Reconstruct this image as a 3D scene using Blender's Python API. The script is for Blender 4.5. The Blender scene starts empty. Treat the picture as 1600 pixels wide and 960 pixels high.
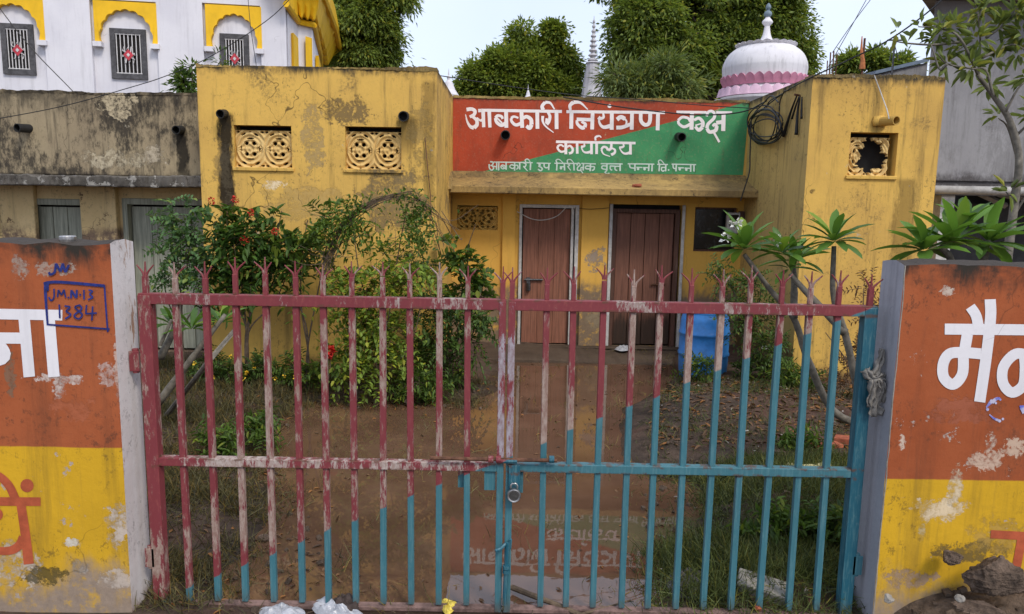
import bpy, bmesh, math
import numpy as np
from mathutils import Vector
R = math.radians
scene = bpy.context.scene
col = scene.collection

# ------------------------------------------------------------------ camera
CAM = np.array([0.0, 0.0, 2.1]); FPX = 1170.0
PITCH, ROLL = R(8.25), R(1.0)
_f = np.array([0, math.cos(PITCH), -math.sin(PITCH)])
_u0 = np.array([0, math.sin(PITCH), math.cos(PITCH)]); _r0 = np.array([1.0, 0, 0])
_r = _r0*math.cos(ROLL) + _u0*math.sin(ROLL)
_u = _u0*math.cos(ROLL) - _r0*math.sin(ROLL)
cam_d = bpy.data.cameras.new('camera'); cam = bpy.data.objects.new('camera', cam_d); col.objects.link(cam)
from mathutils import Matrix
cam.matrix_world = Matrix(((_r[0], _u[0], -_f[0], CAM[0]), (_r[1], _u[1], -_f[1], CAM[1]), (_r[2], _u[2], -_f[2], CAM[2]), (0, 0, 0, 1)))
cam_d.sensor_width = 36; cam_d.lens = 36*FPX/1600; cam_d.clip_end = 2000; cam_d.clip_start = 0.05
scene.camera = cam
# ------------------------------------------------------------------ light
SUN_EL, SUN_AZ = R(48), R(148)
w = bpy.data.worlds.new('World'); scene.world = w; w.use_nodes = True
nt = w.node_tree; bg = nt.nodes['Background']
sky = nt.nodes.new('ShaderNodeTexSky'); sky.sky_type = 'NISHITA'; sky.sun_disc = False
sky.sun_elevation = SUN_EL; sky.sun_rotation = SUN_AZ; sky.dust_density = 3
tc = nt.nodes.new('ShaderNodeTexCoord'); nz = nt.nodes.new('ShaderNodeTexNoise')
nz.inputs['Scale'].default_value = 2.2; nz.inputs['Detail'].default_value = 5
nt.links.new(tc.outputs['Generated'], nz.inputs['Vector'])
mr = nt.nodes.new('ShaderNodeMapRange'); mr.inputs[1].default_value = .3; mr.inputs[2].default_value = .75
mr.inputs[3].default_value = .68; mr.inputs[4].default_value = .9
nt.links.new(nz.outputs['Fac'], mr.inputs[0])
mx = nt.nodes.new('ShaderNodeMix'); mx.data_type = 'RGBA'
nt.links.new(mr.outputs[0], mx.inputs[0]); nt.links.new(sky.outputs[0], mx.inputs[6])
mx.inputs[7].default_value = (6.2, 6.9, 8.5, 1)          # thin bright cloud cover
nt.links.new(mx.outputs[2], bg.inputs[0]); bg.inputs[1].default_value = 0.1
sd = bpy.data.lights.new('sun', 'SUN'); sd.energy = 1.35; sd.angle = R(14); sd.color = (1, .93, .82)
so = bpy.data.objects.new('sun', sd); col.objects.link(so)
sv = Vector((math.sin(SUN_AZ)*math.cos(SUN_EL), math.cos(SUN_AZ)*math.cos(SUN_EL), math.sin(SUN_EL)))
so.rotation_euler = sv.to_track_quat('Z', 'Y').to_euler(); so.location = (0, -5, 20)
scene.view_settings.view_transform = 'Standard'; scene.view_settings.look = 'None'
scene.view_settings.gamma = 1; scene.view_settings.use_curve_mapping = False
scene.view_settings.exposure = 0.70
scene.cycles.max_bounces = 6; scene.cycles.transparent_max_bounces = 4
rng = np.random.default_rng(7)

# ------------------------------------------------------------------ placing helpers: a point of the place seen at photo coordinates
def ray(x, y):
    return _f + _r*((x-800)/FPX) + _u*((480-y)/FPX)
def P(x, y, Y):                       # on the vertical plane Y
    d = ray(x, y); return CAM + d*(Y/d[1])
def PX(x, y, X):                      # on the vertical plane X
    d = ray(x, y); return CAM + d*(X/d[0])
def PZ(x, y, Z=0.0):                  # on the horizontal plane Z
    d = ray(x, y); return CAM + d*((Z-CAM[2])/d[2])
def PN(x, y, p0, n):
    d = ray(x, y); return CAM + d*(np.dot(np.array(p0)-CAM, n)/np.dot(d, n))

# ------------------------------------------------------------------ mesh helpers
class MB:
    def __init__(s): s.v = []; s.f = []; s.mi = []
    def add(s, V, F, mi=0):
        o = len(s.v); s.v.extend([tuple(map(float, p)) for p in V])
        s.f.extend([tuple(i+o for i in f) for f in F]); s.mi.extend([mi]*len(F)); return s
    def quad(s, a, b, c, d, mi=0): return s.add([a, b, c, d], [(0, 1, 2, 3)], mi)
    def box(s, x0, x1, y0, y1, z0, z1, mi=0):
        V = [(x, y, z) for z in (z0, z1) for y in (y0, y1) for x in (x0, x1)]
        return s.add(V, [(0, 2, 3, 1), (4, 5, 7, 6), (0, 1, 5, 4), (1, 3, 7, 5), (3, 2, 6, 7), (2, 0, 4, 6)], mi)
    def obox(s, c, ax, ay, az, mi=0):  # oriented box: centre and half vectors
        c, ax, ay, az = map(np.array, (c, ax, ay, az))
        V = [c+i*ax+j*ay+k*az for k in (-1, 1) for j in (-1, 1) for i in (-1, 1)]
        return s.add(V, [(0, 2, 3, 1), (4, 5, 7, 6), (0, 1, 5, 4), (1, 3, 7, 5), (3, 2, 6, 7), (2, 0, 4, 6)], mi)
    def tube(s, pts, rad, n=8, mi=0, cap=True):
        pts = np.array(pts, float); m = len(pts)
        if np.isscalar(rad): rad = [rad]*m
        T = np.gradient(pts, axis=0); T /= np.linalg.norm(T, axis=1)[:, None]+1e-9
        ref = np.array([0, 0, 1.0]) if abs(T[0][2]) < .9 else np.array([1.0, 0, 0])
        V = []
        for p, t, r in zip(pts, T, rad):
            a = np.cross(t, ref); a /= np.linalg.norm(a)+1e-9; b = np.cross(t, a); ref = np.cross(a, t) if False else ref
            for k in range(n):
                q = 2*math.pi*k/n; V.append(p+r*(math.cos(q)*a+math.sin(q)*b))
        F = [(i*n+k, i*n+(k+1) % n, (i+1)*n+(k+1) % n, (i+1)*n+k) for i in range(m-1) for k in range(n)]
        if cap: F += [tuple(range(n))[::-1], tuple((m-1)*n+k for k in range(n))]
        return s.add(V, F, mi)
    def lathe(s, c, prof, n=32, mi=0, rf=None):   # prof: (radius, z)
        V = []
        for r, z in prof:
            for k in range(n):
                a = 2*math.pi*k/n; V.append((c[0]+r*math.cos(a), c[1]+r*math.sin(a), z))
        m = len(prof)
        F = [(i*n+k, i*n+(k+1) % n, (i+1)*n+(k+1) % n, (i+1)*n+k) for i in range(m-1) for k in range(n)]
        F += [tuple(range(n))[::-1], tuple((m-1)*n+k for k in range(n))]
        return s.add(V, F, mi)
    def prism(s, poly, ext, mi=0):     # planar polygon (3D points) pushed along ext
        n = len(poly); e = np.array(ext); V = [np.array(p) for p in poly]+[np.array(p)+e for p in poly]
        F = [tuple(range(n))[::-1], tuple(range(n, 2*n))]+[(i, (i+1) % n, n+(i+1) % n, n+i) for i in range(n)]
        return s.add(V, F, mi)
    def ragged(s, x0, x1, y0, y1, z0, z1, amp=.006, n=90, mi=0):   # a long box with uneven worn edges
        xs = np.linspace(x0, x1, n); V = []
        w1 = np.cumsum(rng.normal(0, amp*.35, (n, 4)), 0); w1 -= np.linspace(0, 1, n)[:, None]*w1[-1]; w1 = np.clip(w1, -amp*1.5, amp*1.5)+rng.normal(0, amp*.4, (n, 4))
        for x, j in zip(xs, w1):
            V += [(x, y0+j[0]*.6, z0+j[1]*.6), (x, y0+j[2]*.6, z1+j[3]), (x, y1, z1+j[3]*.8), (x, y1, z0)]
        F = [(i*4+k, i*4+(k+1) % 4, i*4+4+(k+1) % 4, i*4+4+k) for i in range(n-1) for k in range(4)]+[(0, 1, 2, 3), tuple((n-1)*4+k for k in (3, 2, 1, 0))]
        return s.add(V, F, mi)
    def holed(s, x0, x1, z0, z1, y, depth, holes, mi=0):   # wall face at y (looking to -y) with openings and their reveals
        xs = sorted(set([x0, x1]+[h for H in holes for h in H[:2]])); zs = sorted(set([z0, z1]+[h for H in holes for h in H[2:4]]))
        for i in range(len(xs)-1):
            for j in range(len(zs)-1):
                cx, cz = (xs[i]+xs[i+1])/2, (zs[j]+zs[j+1])/2
                if any(H[0] < cx < H[1] and H[2] < cz < H[3] for H in holes): continue
                s.quad((xs[i], y, zs[j]), (xs[i+1], y, zs[j]), (xs[i+1], y, zs[j+1]), (xs[i], y, zs[j+1]), mi)
        for a, b, c, d in [H[:4] for H in holes]:
            y2 = y+depth
            s.quad((a, y, c), (a, y, d), (a, y2, d), (a, y2, c), mi); s.quad((b, y, d), (b, y, c), (b, y2, c), (b, y2, d), mi)
            s.quad((a, y, d), (b, y, d), (b, y2, d), (a, y2, d), mi); s.quad((b, y, c), (a, y, c), (a, y2, c), (b, y2, c), mi)
        return s

def _loc(parent):
    p = np.zeros(3)
    while parent is not None: p += np.array(parent.location); parent = parent.parent
    return p
def finish(o, parent, mats, loc, smooth, bevel):
    col.objects.link(o)
    if parent is not None: o.parent = parent
    else: o.location = loc
    for m in (mats if isinstance(mats, (list, tuple)) else [mats]): o.data.materials.append(m)
    if smooth: o.data.polygons.foreach_set('use_smooth', [True]*len(o.data.polygons))
    if bevel:
        b = o.modifiers.new('bevel', 'BEVEL'); b.width = bevel; b.segments = 2; b.limit_method = 'ANGLE'; b.angle_limit = R(40)
    return o
def obj(name, mb, mats, parent=None, loc=(0, 0, 0), smooth=False, bevel=0):
    base = _loc(parent) if parent is not None else np.array(loc, float)
    me = bpy.data.meshes.new(name)
    me.from_pydata([tuple(np.array(v)-base) for v in mb.v], [], mb.f)
    me.polygons.foreach_set('material_index', mb.mi); me.update()
    return finish(bpy.data.objects.new(name, me), parent, mats, loc, smooth, bevel)
def obj_np(name, V, F, mats, parent=None, loc=(0, 0, 0), smooth=False):
    base = _loc(parent) if parent is not None else np.array(loc, float)
    me = bpy.data.meshes.new(name); n, m, k = len(V), len(F), F.shape[1]
    me.vertices.add(n); me.vertices.foreach_set('co', (V-base).astype(np.float32).ravel())
    me.loops.add(m*k); me.loops.foreach_set('vertex_index', F.astype(np.int32).ravel())
    me.polygons.add(m); me.polygons.foreach_set('loop_start', np.arange(0, m*k, k, dtype=np.int32))
    me.update(calc_edges=True); me.validate()
    return finish(bpy.data.objects.new(name, me), parent, mats, loc, smooth, 0)
def tag(o, label, cat, group=None, kind=None):
    o['label'] = label; o['category'] = cat
    if group: o['group'] = group
    if kind: o['kind'] = kind
    return o
def thing(name, label, cat, loc, group=None):
    o = bpy.data.objects.new(name, None); col.objects.link(o); o.location = tuple(map(float, loc)); o.empty_display_size = .1
    return tag(o, label, cat, group)
def struct(o): o['kind'] = 'structure'; return o
def smoothpts(pts, k=6):
    pts = np.array(pts, float)
    if len(pts) < 3: return pts
    q = np.vstack([2*pts[0]-pts[1], pts, 2*pts[-1]-pts[-2]]); out = []
    for i in range(1, len(q)-2):
        for t in np.arange(k)/k:
            out.append(.5*((2*q[i])+(-q[i-1]+q[i+1])*t+(2*q[i-1]-5*q[i]+4*q[i+1]-q[i+2])*t*t+(-q[i-1]+3*q[i]-3*q[i+1]+q[i+2])*t**3))
    out.append(pts[-1]); return np.array(out)

# brush strokes: (width or (w0,w1), [(x,y),...]) in a drawing frame, mapped to a wall by fn(x, y, lift)
def brush(mb, strokes, org, sc, fn, lift=0.002, step=0.00012, wj=0.0):
    for i, (wd, pts) in enumerate(strokes):
        p = smoothpts(pts, 7)
        if len(p) == 1:
            a = np.linspace(0, 2*math.pi, 15)[:-1]; q = p[0]+np.c_[np.cos(a), np.sin(a)]*wd/2
            mb.add([fn(org[0]+x/sc, org[1]+y/sc, lift+i*step) for x, y in q], [tuple(range(14))]); continue
        w0, w1 = wd if isinstance(wd, tuple) else (wd, wd)
        T = np.gradient(p, axis=0); T /= np.linalg.norm(T, axis=1)[:, None]+1e-9; S = np.c_[-T[:, 1], T[:, 0]]; ls = np.linspace(0, step*.8, len(p))
        ww = np.linspace(w0, w1, len(p))[:, None]/2
        L, Rr = p+S*ww, p-S*ww; V = []
        for a, b, e in zip(L, Rr, ls):
            V.append(fn(org[0]+a[0]/sc, org[1]+a[1]/sc, lift+i*step+e)); V.append(fn(org[0]+b[0]/sc, org[1]+b[1]/sc, lift+i*step+e))
        mb.add(V, [(2*k, 2*k+1, 2*k+3, 2*k+2) for k in range(len(p)-1)])

# ------------------------------------------------------------------ leaf helpers
def unit(a): return a/(np.linalg.norm(a, axis=-1, keepdims=True)+1e-9)
T_R = (np.array([(0, 0, 0), (.42, -.5, .05), (1, 0, -.1), (.42, .5, .05)]), np.array([(0, 1, 2, 3)]))
_rows = [(0, .05), (.15, .28), (.4, .44), (.65, .5), (.86, .36), (1, .03)]
T_B = (np.array([(t, s*h, (.10*abs(s)*h - .30*t*t)) for t, h in _rows for s in (-1, 0, 1)]),
       np.array([(r*3+c, r*3+c+1, (r+1)*3+c+1, (r+1)*3+c) for r in range(5) for c in range(2)]))
T_M = (np.array([(0, 0, 0), (.3, -.45, .10), (.68, -.36, .02), (1, 0, -.16), (.68, .36, .02), (.3, .45, .10)]), np.array([(0, 1, 2, 3), (0, 3, 4, 5)]))
T_G = (np.array([(0, -.4, 0), (0, .4, 0), (.5, .5, .03), (.5, -.5, .03), (1, .12, -.14), (1, -.12, -.14)]), np.array([(0, 1, 2, 3), (3, 2, 4, 5)]))
def leaves(Pn, D, L, W, tpl=T_R, up=None, jit=.5):
    n = len(Pn); D = unit(D)
    up = np.tile([0, 0, 1.0], (n, 1)) if up is None else up
    up = up + rng.normal(0, jit, (n, 3)); S = unit(np.cross(D, up)); N = unit(np.cross(S, D))
    t = tpl[0]; L = np.broadcast_to(L, (n,))[:, None, None]; W = np.broadcast_to(W, (n,))[:, None, None]
    V = Pn[:, None]+D[:, None]*t[None, :, :1]*L+S[:, None]*t[None, :, 1:2]*W+N[:, None]*t[None, :, 2:3]*L
    F = (np.arange(n)[:, None, None]*len(t)+tpl[1][None]).reshape(-1, tpl[1].shape[1])
    return V.reshape(-1, 3), F
def cat_vf(parts):
    V, F, o = [], [], 0
    for v, f in parts: V.append(v); F.append(f+o); o += len(v)
    return np.vstack(V), np.vstack(F)
def fix_tris(F): return F
def ball(n, r=1.0, shell=.0):
    d = unit(rng.normal(0, 1, (n, 3))); u = rng.uniform(shell**3, 1, (n, 1))**(1/3); return d*u*r
# ------------------------------------------------------------------ materials
class G:
    def __init__(s, name):
        s.m = bpy.data.materials.new(name); s.m.use_nodes = True; s.nt = s.m.node_tree; s.nt.nodes.clear()
        s.out = s.nt.nodes.new('ShaderNodeOutputMaterial'); s._p = None; s._x = None
    def n(s, t): return s.nt.nodes.new('ShaderNode'+t)
    def put(s, sock, v):
        if isinstance(v, bpy.types.NodeSocket): s.nt.links.new(v, sock)
        elif v is not None:
            if hasattr(sock.default_value, '__len__'):
                v = tuple(v); sock.default_value = v if len(v) == len(sock.default_value) else v+(1,)
            else: sock.default_value = v
    def pos(s):
        if s._p is None: s._p = s.n('NewGeometry').outputs['Position']
        return s._p
    def xyz(s):
        if s._x is None:
            q = s.n('SeparateXYZ'); s.put(q.inputs[0], s.pos()); s._x = q.outputs
        return s._x
    def math(s, op, a, b=None, clamp=False):
        q = s.n('Math'); q.operation = op; q.use_clamp = clamp; s.put(q.inputs[0], a); s.put(q.inputs[1], b) if b is not None else 0; return q.outputs[0]
    def scalev(s, k, off=(0, 0, 0)):
        q = s.n('VectorMath'); q.operation = 'MULTIPLY_ADD'; s.put(q.inputs[0], s.pos()); q.inputs[1].default_value = k; q.inputs[2].default_value = off; return q.outputs[0]
    def noise(s, sc, det=4, rough=.6, k=(1, 1, 1), off=(0, 0, 0), dist=0.):
        q = s.n('TexNoise'); q.inputs['Scale'].default_value = sc; q.inputs['Detail'].default_value = det; q.inputs['Roughness'].default_value = rough
        q.inputs['Distortion'].default_value = dist; s.put(q.inputs['Vector'], s.scalev(k, off)); return q.outputs['Fac']
    def ramp(s, v, a, b, c=0., d=1.):
        q = s.n('MapRange'); q.interpolation_type = 'SMOOTHSTEP' if True else 'LINEAR'
        s.put(q.inputs[0], v); q.inputs[1].default_value = a; q.inputs[2].default_value = b; q.inputs[3].default_value = c; q.inputs[4].default_value = d; return q.outputs[0]
    def mix(s, f, a, b, mode='MIX'):
        q = s.n('Mix'); q.data_type = 'RGBA'; q.blend_type = mode; s.put(q.inputs[0], f); s.put(q.inputs[6], a); s.put(q.inputs[7], b); return q.outputs[2]
    def add(s, *a):
        r = a[0]
        for b in a[1:]: r = s.math('ADD', r, b)
        return r
    def mul(s, *a):
        r = a[0]
        for b in a[1:]: r = s.math('MULTIPLY', r, b)
        return r
    def cracks(s, sc=1.2, w=.006, seed=0):
        q = s.n('TexVoronoi'); q.feature = 'DISTANCE_TO_EDGE'; q.inputs['Scale'].default_value = sc
        nz = s.n('TexNoise'); nz.inputs['Scale'].default_value = 4; s.put(nz.inputs['Vector'], s.pos())
        va = s.n('VectorMath'); va.operation = 'MULTIPLY_ADD'; s.put(va.inputs[0], nz.outputs['Color']); va.inputs[1].default_value = (.5, .5, .5); s.put(va.inputs[2], s.scalev((1, 1, .6), (seed, 0, 0)))
        s.put(q.inputs['Vector'], va.outputs[0])
        return s.mul(s.ramp(q.outputs['Distance'], 0, w*sc, 1, 0), s.ramp(s.noise(.9, 2, off=(seed+5, 3, 1)), .52, .58))
    def bsdf(s, c, rough=.85, bump=None, bs=.3, bd=.01, metal=0., spec=.3, ior=None):
        q = s.n('BsdfPrincipled'); s.put(q.inputs['Base Color'], c); s.put(q.inputs['Roughness'], rough); s.put(q.inputs['Metallic'], metal)
        q.inputs['Specular IOR Level'].default_value = spec
        if ior: q.inputs['IOR'].default_value = ior
        if bump is not None:
            b = s.n('Bump'); b.inputs['Strength'].default_value = bs; b.inputs['Distance'].default_value = bd; s.put(b.inputs['Height'], bump); s.nt.links.new(b.outputs[0], q.inputs['Normal'])
        s.nt.links.new(q.outputs[0], s.out.inputs[0]); return s.m

def simple(name, c, rough=.7, var=.25, sc=12, bump=.2, metal=0., spec=.3, bd=.004):
    g = G(name); n1 = g.noise(sc, 6, .65); n2 = g.noise(sc*.17, 3)
    d = tuple(v*(1-var) for v in c); l = tuple(min(1, v*(1+var)) for v in c)
    cc = g.mix(g.ramp(g.add(g.mul(n1, .6), g.mul(n2, .4)), .35, .65), d, l)
    return g.bsdf(cc, rough, n1, bump, bd, metal, spec)

def plaster(name, base, dark=None, zt=None, tl=.25, grime=(.035, .03, .025), top=1., zb=None, bl=.3, bcol=(.22, .17, .13), streak=.35, chip=(.55, .5, .45), chipth=.68,
            stains=(), blot=.4, crack=.8, bump=.35, cracksc=.9, zlo=None, zcol=None, chip_k=(1, 1, 1), mould=0., blobs=(), specks=0.):
    g = G(name); X, Y, Z = g.xyz()
    dark = dark or tuple(v*.72 for v in base)
    n_big = g.noise(1.1, 5, .6); n_f = g.noise(30, 5, .7); n_m = g.noise(5, 6, .65)
    c = base; hb = []
    if zcol:      # second paint colour below height zlo
        edge = g.ramp(g.add(Z, g.mul(g.add(n_m, -.5), .012)), zlo-.004, zlo+.004)
        c = g.mix(edge, zcol, base); dark = g.mix(edge, tuple(v*.8 for v in zcol), dark)
    c = g.mix(g.ramp(n_big, .35, .7), c, dark)
    c = g.mix(g.mul(g.ramp(n_f, .45, .75), .35), c, dark)
    st = g.noise(3.2, 6, .7, (2.6, 2.6, .22)); st2 = g.noise(9, 6, .75, (2.2, 2.2, .12), (4, 0, 2))
    c = g.mix(g.mul(g.ramp(st, .5, .72), streak), c, grime)
    c = g.mix(g.mul(g.ramp(st2, .55, .75), streak*.6), c, tuple(v*2.2 for v in grime))
    if blot: c = g.mix(g.mul(g.ramp(g.noise(2.1, 8, .72, off=(9, 1, 3)), .56, .72), g.ramp(n_f, .38, .62), blot), c, tuple(v*1.5 for v in grime))
    if mould: c = g.mix(g.mul(g.ramp(g.add(g.mul(g.noise(1.0, 4, .6, off=(2, 7, 3)), .55), g.mul(g.noise(14, 7, .78, (1.5, 1.5, .7)), .45)), .46, .58), mould), c, grime)
    if specks: c = g.mix(g.mul(g.ramp(g.noise(24, 7, .82, (1, 1, .8)), .54, .61), g.ramp(g.noise(2.0, 6, .7, off=(6, 2, 8)), .43, .58), specks), c, grime)
    if chip: 
        ch = g.ramp(g.add(g.mul(g.noise(5.5, 10, .74, chip_k, (3, 5, 8)), .75), g.mul(n_big, .25)), chipth-.04, chipth-.025)
        c = g.mix(ch, c, g.mix(n_f, chip, tuple(v*.6 for v in chip)))
    if zb is not None:
        e = g.ramp(g.add(Z, g.mul(g.add(g.noise(4, 8, .7, (1, 1, .5)), -.5), bl*1.7)), zb, zb+bl*.5, 1, 0)
        c = g.mix(g.mul(e, g.ramp(g.noise(9, 8, .7), .3, .5)), c, g.mix(n_f, bcol, tuple(v*.45 for v in bcol)))
    if zt is not None:
        e = g.ramp(g.add(Z, g.mul(g.add(g.noise(7, 8, .72, (1.3, 1.3, .25)), -.5), tl*2.6)), zt-tl, zt, 0, 1)
        c = g.mix(g.mul(e, top, g.ramp(n_m, .3, .55)), c, grime)
    for (sx, z1, z0, wd, amt) in stains:      # dark run-off under a spout
        d = g.math('ABSOLUTE', g.add(X, -sx, g.mul(g.add(g.noise(6, 8, .75, (1.6, 1, .5)), -.5), wd*2.0)))
        e = g.mul(g.ramp(d, wd*.35, wd*.75, 1, 0), g.ramp(g.add(Z, g.mul(n_m, .12)), z0, z0+.25), g.ramp(Z, z1, z1+.06, 1, 0), amt)
        c = g.mix(e, c, (.010, .009, .008))
    for (bx, bz, rx, rz, bc, amt) in blobs:    # a patch of its own outline
        dx = g.math('POWER', g.math('DIVIDE', g.add(X, -bx), rx), 2.); dz = g.math('POWER', g.math('DIVIDE', g.add(Z, -bz), rz), 2.)
        ns = 1.3/math.sqrt(rx*rz); e = g.ramp(g.add(dx, dz, g.mul(g.add(g.noise(ns, 10, .74, off=(bx*7, bz*5, rx*9)), -.5), 7.)), .55, .85, 1, 0); e = g.mul(e, g.ramp(g.add(g.mul(n_f, .6), g.mul(n_m, .4)), .40, .52, .25, 1))
        c = g.mix(g.mul(e, amt), c, g.mix(g.ramp(g.add(g.mul(n_f, .5), g.mul(n_m, .5)), .40, .58), tuple(v*.62 for v in bc), tuple(min(1, v*1.12) for v in bc))); hb.append(e)
    if crack: c = g.mix(g.mul(g.cracks(cracksc), crack), c, (.03, .022, .015))
    h = g.add(g.mul(n_f, .35), g.mul(n_m, .5), g.mul(n_big, .6))
    if chip: h = g.add(h, g.mul(ch, -.35))
    for e in hb: h = g.add(h, g.mul(e, -.5))
    h = g.add(h, g.mul(g.noise(2.6, 3, .5, off=(7, 7, 7)), .9))
    return g.bsdf(c, .88, h, bump, .016, spec=.2)

def leafmat(name, c, var=.45, trans=.35, yellow=.12, rough=.5, spec=.25):
    g = G(name); ri = g.n('NewGeometry').outputs['Random Per Island']; nb = g.noise(1.2, 3)
    d = tuple(v*(1-var) for v in c); l = (min(1, c[0]*(1+var*1.3)), min(1, c[1]*(1+var)), c[2]*(1+var*.3))
    cc = g.mix(g.ramp(g.add(g.mul(ri, .7), g.mul(nb, .45)), .2, .9), d, l)
    r2 = g.n('Math'); r2.operation = 'FRACT'; g.put(r2.inputs[0], g.mul(ri, 37.7))
    cc = g.mix(g.mul(g.ramp(r2.outputs[0], 1-yellow, 1-yellow+.02), .7), cc, (c[0]*2.6+.03, c[1]*1.7+.02, c[2]*.8))
    q = g.n('BsdfPrincipled'); g.put(q.inputs['Base Color'], cc); q.inputs['Roughness'].default_value = rough; q.inputs['Specular IOR Level'].default_value = spec
    t = g.n('BsdfTranslucent'); g.put(t.inputs[0], g.mix(.5, cc, (c[0]*2.2, c[1]*2, c[2]*.7)))
    m = g.n('MixShader'); m.inputs[0].default_value = trans; g.nt.links.new(q.outputs[0], m.inputs[1]); g.nt.links.new(t.outputs[0], m.inputs[2]); g.nt.links.new(m.outputs[0], g.out.inputs[0])
    return g.m

def wood(name, c, sc=1., wear=.3, wcol=(.3, .25, .2), plank=None, zb=None, bcol=(.02, .015, .01)):
    g = G(name); X, Y, Z = g.xyz(); gr = g.noise(18, 6, .65, (3, 3, .14)); n2 = g.noise(2, 4)
    cc = g.mix(g.ramp(gr, .3, .7), tuple(v*.62 for v in c), tuple(v*1.2 for v in c))
    cc = g.mix(g.mul(g.ramp(n2, .45, .7), .4), cc, tuple(v*.6 for v in c))
    cc = g.mix(g.mul(g.ramp(g.noise(7, 8, .75, (2, 2, .2), (5, 2, 1)), .58, .68), wear), cc, wcol)
    if zb is not None:
        e = g.ramp(g.add(Z, g.mul(g.add(g.noise(9, 6, .7, (1, 1, .15)), -.5), .9)), zb, zb+.3, 1, 0); cc = g.mix(g.mul(e, .85), cc, bcol)
    return g.bsdf(cc, .65, gr, .35, .006)

M = {}
M['white_paint'] = plaster('white_letter_paint', (.76, .74, .76), chip=(.38, .13, .07), chipth=.66, streak=.12, blot=.1, crack=.3, bump=.15, dark=(.68, .66, .68))
M['small_white'] = plaster('faded_letter_paint', (.56, .66, .60), chip=(.10, .26, .13), chipth=.665, streak=.2, blot=.1, crack=.15, bump=.1, dark=(.42, .54, .47))
M['sign_white'] = plaster('sign_letter_paint', (.84, .78, .76), chip=(.5, .3, .25), chipth=.72, streak=.1, blot=.08, crack=.15, bump=.1, dark=(.74, .70, .70))
M['red_letter'] = simple('brick_red_letter_paint', (.40, .085, .035), .8, .2, 20)
M['blue_ink'] = simple('blue_marker_ink', (.018, .028, .16), .6, .35, 40)
M['concrete'] = plaster('grey_concrete', (.30, .29, .29), chip=None, streak=.4, blot=.5, crack=.3)
M['dark'] = simple('unlit_interior_black', (.012, .011, .011), .9)  # near-black colour standing in for unlit interiors
M['black_pipe'] = simple('black_drain_pipe', (.02, .02, .02), .6)
M['bark'] = simple('bark', (.085, .062, .045), .9, .5, 18, .6, bd=.02)
M['twig'] = simple('dry_twig', (.12, .085, .055), .9, .4, 30)
M['pale_stem'] = simple('pale_grey_stem', (.15, .135, .11), .85, .4, 25)
M['rust'] = simple('rusty_iron', (.13, .06, .035), .75, .5, 40, metal=.2)
M['iron'] = simple('dark_iron', (.09, .09, .095), .45, .4, 40, metal=.7)
M['steel'] = simple('worn_steel', (.42, .41, .40), .35, .3, 50, metal=.9)
M['wire'] = simple('black_cable', (.015, .015, .016), .5)
M['alu'] = simple('grey_door_frame_paint', (.46, .45, .43), .5, .25, 15)
M['blue_plastic'] = simple('blue_plastic', (.035, .21, .56), .38, .22, 9, .1, spec=.45)
M['rock'] = simple('brown_rock', (.125, .088, .064), .95, .6, 16, 1., bd=.05)
M['soil'] = simple('dug_soil', (.105, .074, .052), .95, .5, 22, .9, bd=.03)
M['brick'] = simple('red_brick', (.33, .095, .05), .9, .35, 25, .5)
M['bag'] = simple('white_plastic_film', (.36, .37, .40), .3, .25, 9, .4, spec=.5, bd=.02)
M['foam'] = simple('dirty_foam', (.25, .23, .20), .8, .3, 20)
M['wrapper'] = simple('yellow_wrapper_film', (.62, .48, .08), .35, .35, 60)
M['cloth'] = simple('grey_cloth', (.20, .185, .165), .95, .35, 40, .6)
M['sack'] = simple('pale_yellow_sack', (.55, .50, .26), .7, .3, 14, .4)
M['cloth_dark'] = simple('dark_wet_cloth', (.05, .035, .03), .8, .4, 40, .6)
M['red_flower'] = simple('red_petals', (.50, .03, .02), .6, .4, 60)
M['white_flower'] = simple('white_petals', (.78, .76, .70), .6, .1, 60)
M['yellow_flower'] = simple('yellow_petals', (.70, .45, .03), .6, .1, 60)
M['leaf_mango'] = leafmat('drooping_tree_leaf', (.130, .190, .046), trans=.42)
M['leaf_neem'] = leafmat('bushy_tree_leaf', (.140, .200, .042), trans=.42)
M['leaf_grey'] = leafmat('grey_green_leaf', (0.123, 0.174, 0.065), trans=.3)
M['leaf_dark'] = leafmat('dark_shrub_leaf', (.068, .125, .035))
M['leaf_shrub'] = leafmat('shrub_leaf', (.060, .125, .030), yellow=.1)
M['leaf_mid'] = leafmat('mid_shrub_leaf', (0.080, 0.145, 0.032))
M['leaf_bright'] = leafmat('bright_shrub_leaf', (.145, .225, .042), yellow=.2)
M['leaf_moringa'] = leafmat('feathery_leaf', (0.087, 0.174, 0.072), var=.3)
M['leaf_plum'] = leafmat('glossy_long_leaf', (.085, .185, .035), var=.45, rough=.42, spec=.4, yellow=.05)
M['leaf_sap'] = leafmat('sapling_leaf', (.13, .18, .06), yellow=.15)
M['grass'] = leafmat('grass_blade', (.105, .110, .055), var=.6, yellow=.3, trans=.2)
M['grass_green'] = leafmat('green_grass_blade', (.070, .095, .036), var=.6, yellow=.12, trans=.2)
M['grass_dull'] = leafmat('dull_grass_blade', (.080, .078, .042), var=.6, yellow=.15, trans=.2)
M['dry'] = leafmat('dry_leaf_litter', (.12, .072, .045), yellow=.2, trans=.1)
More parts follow.
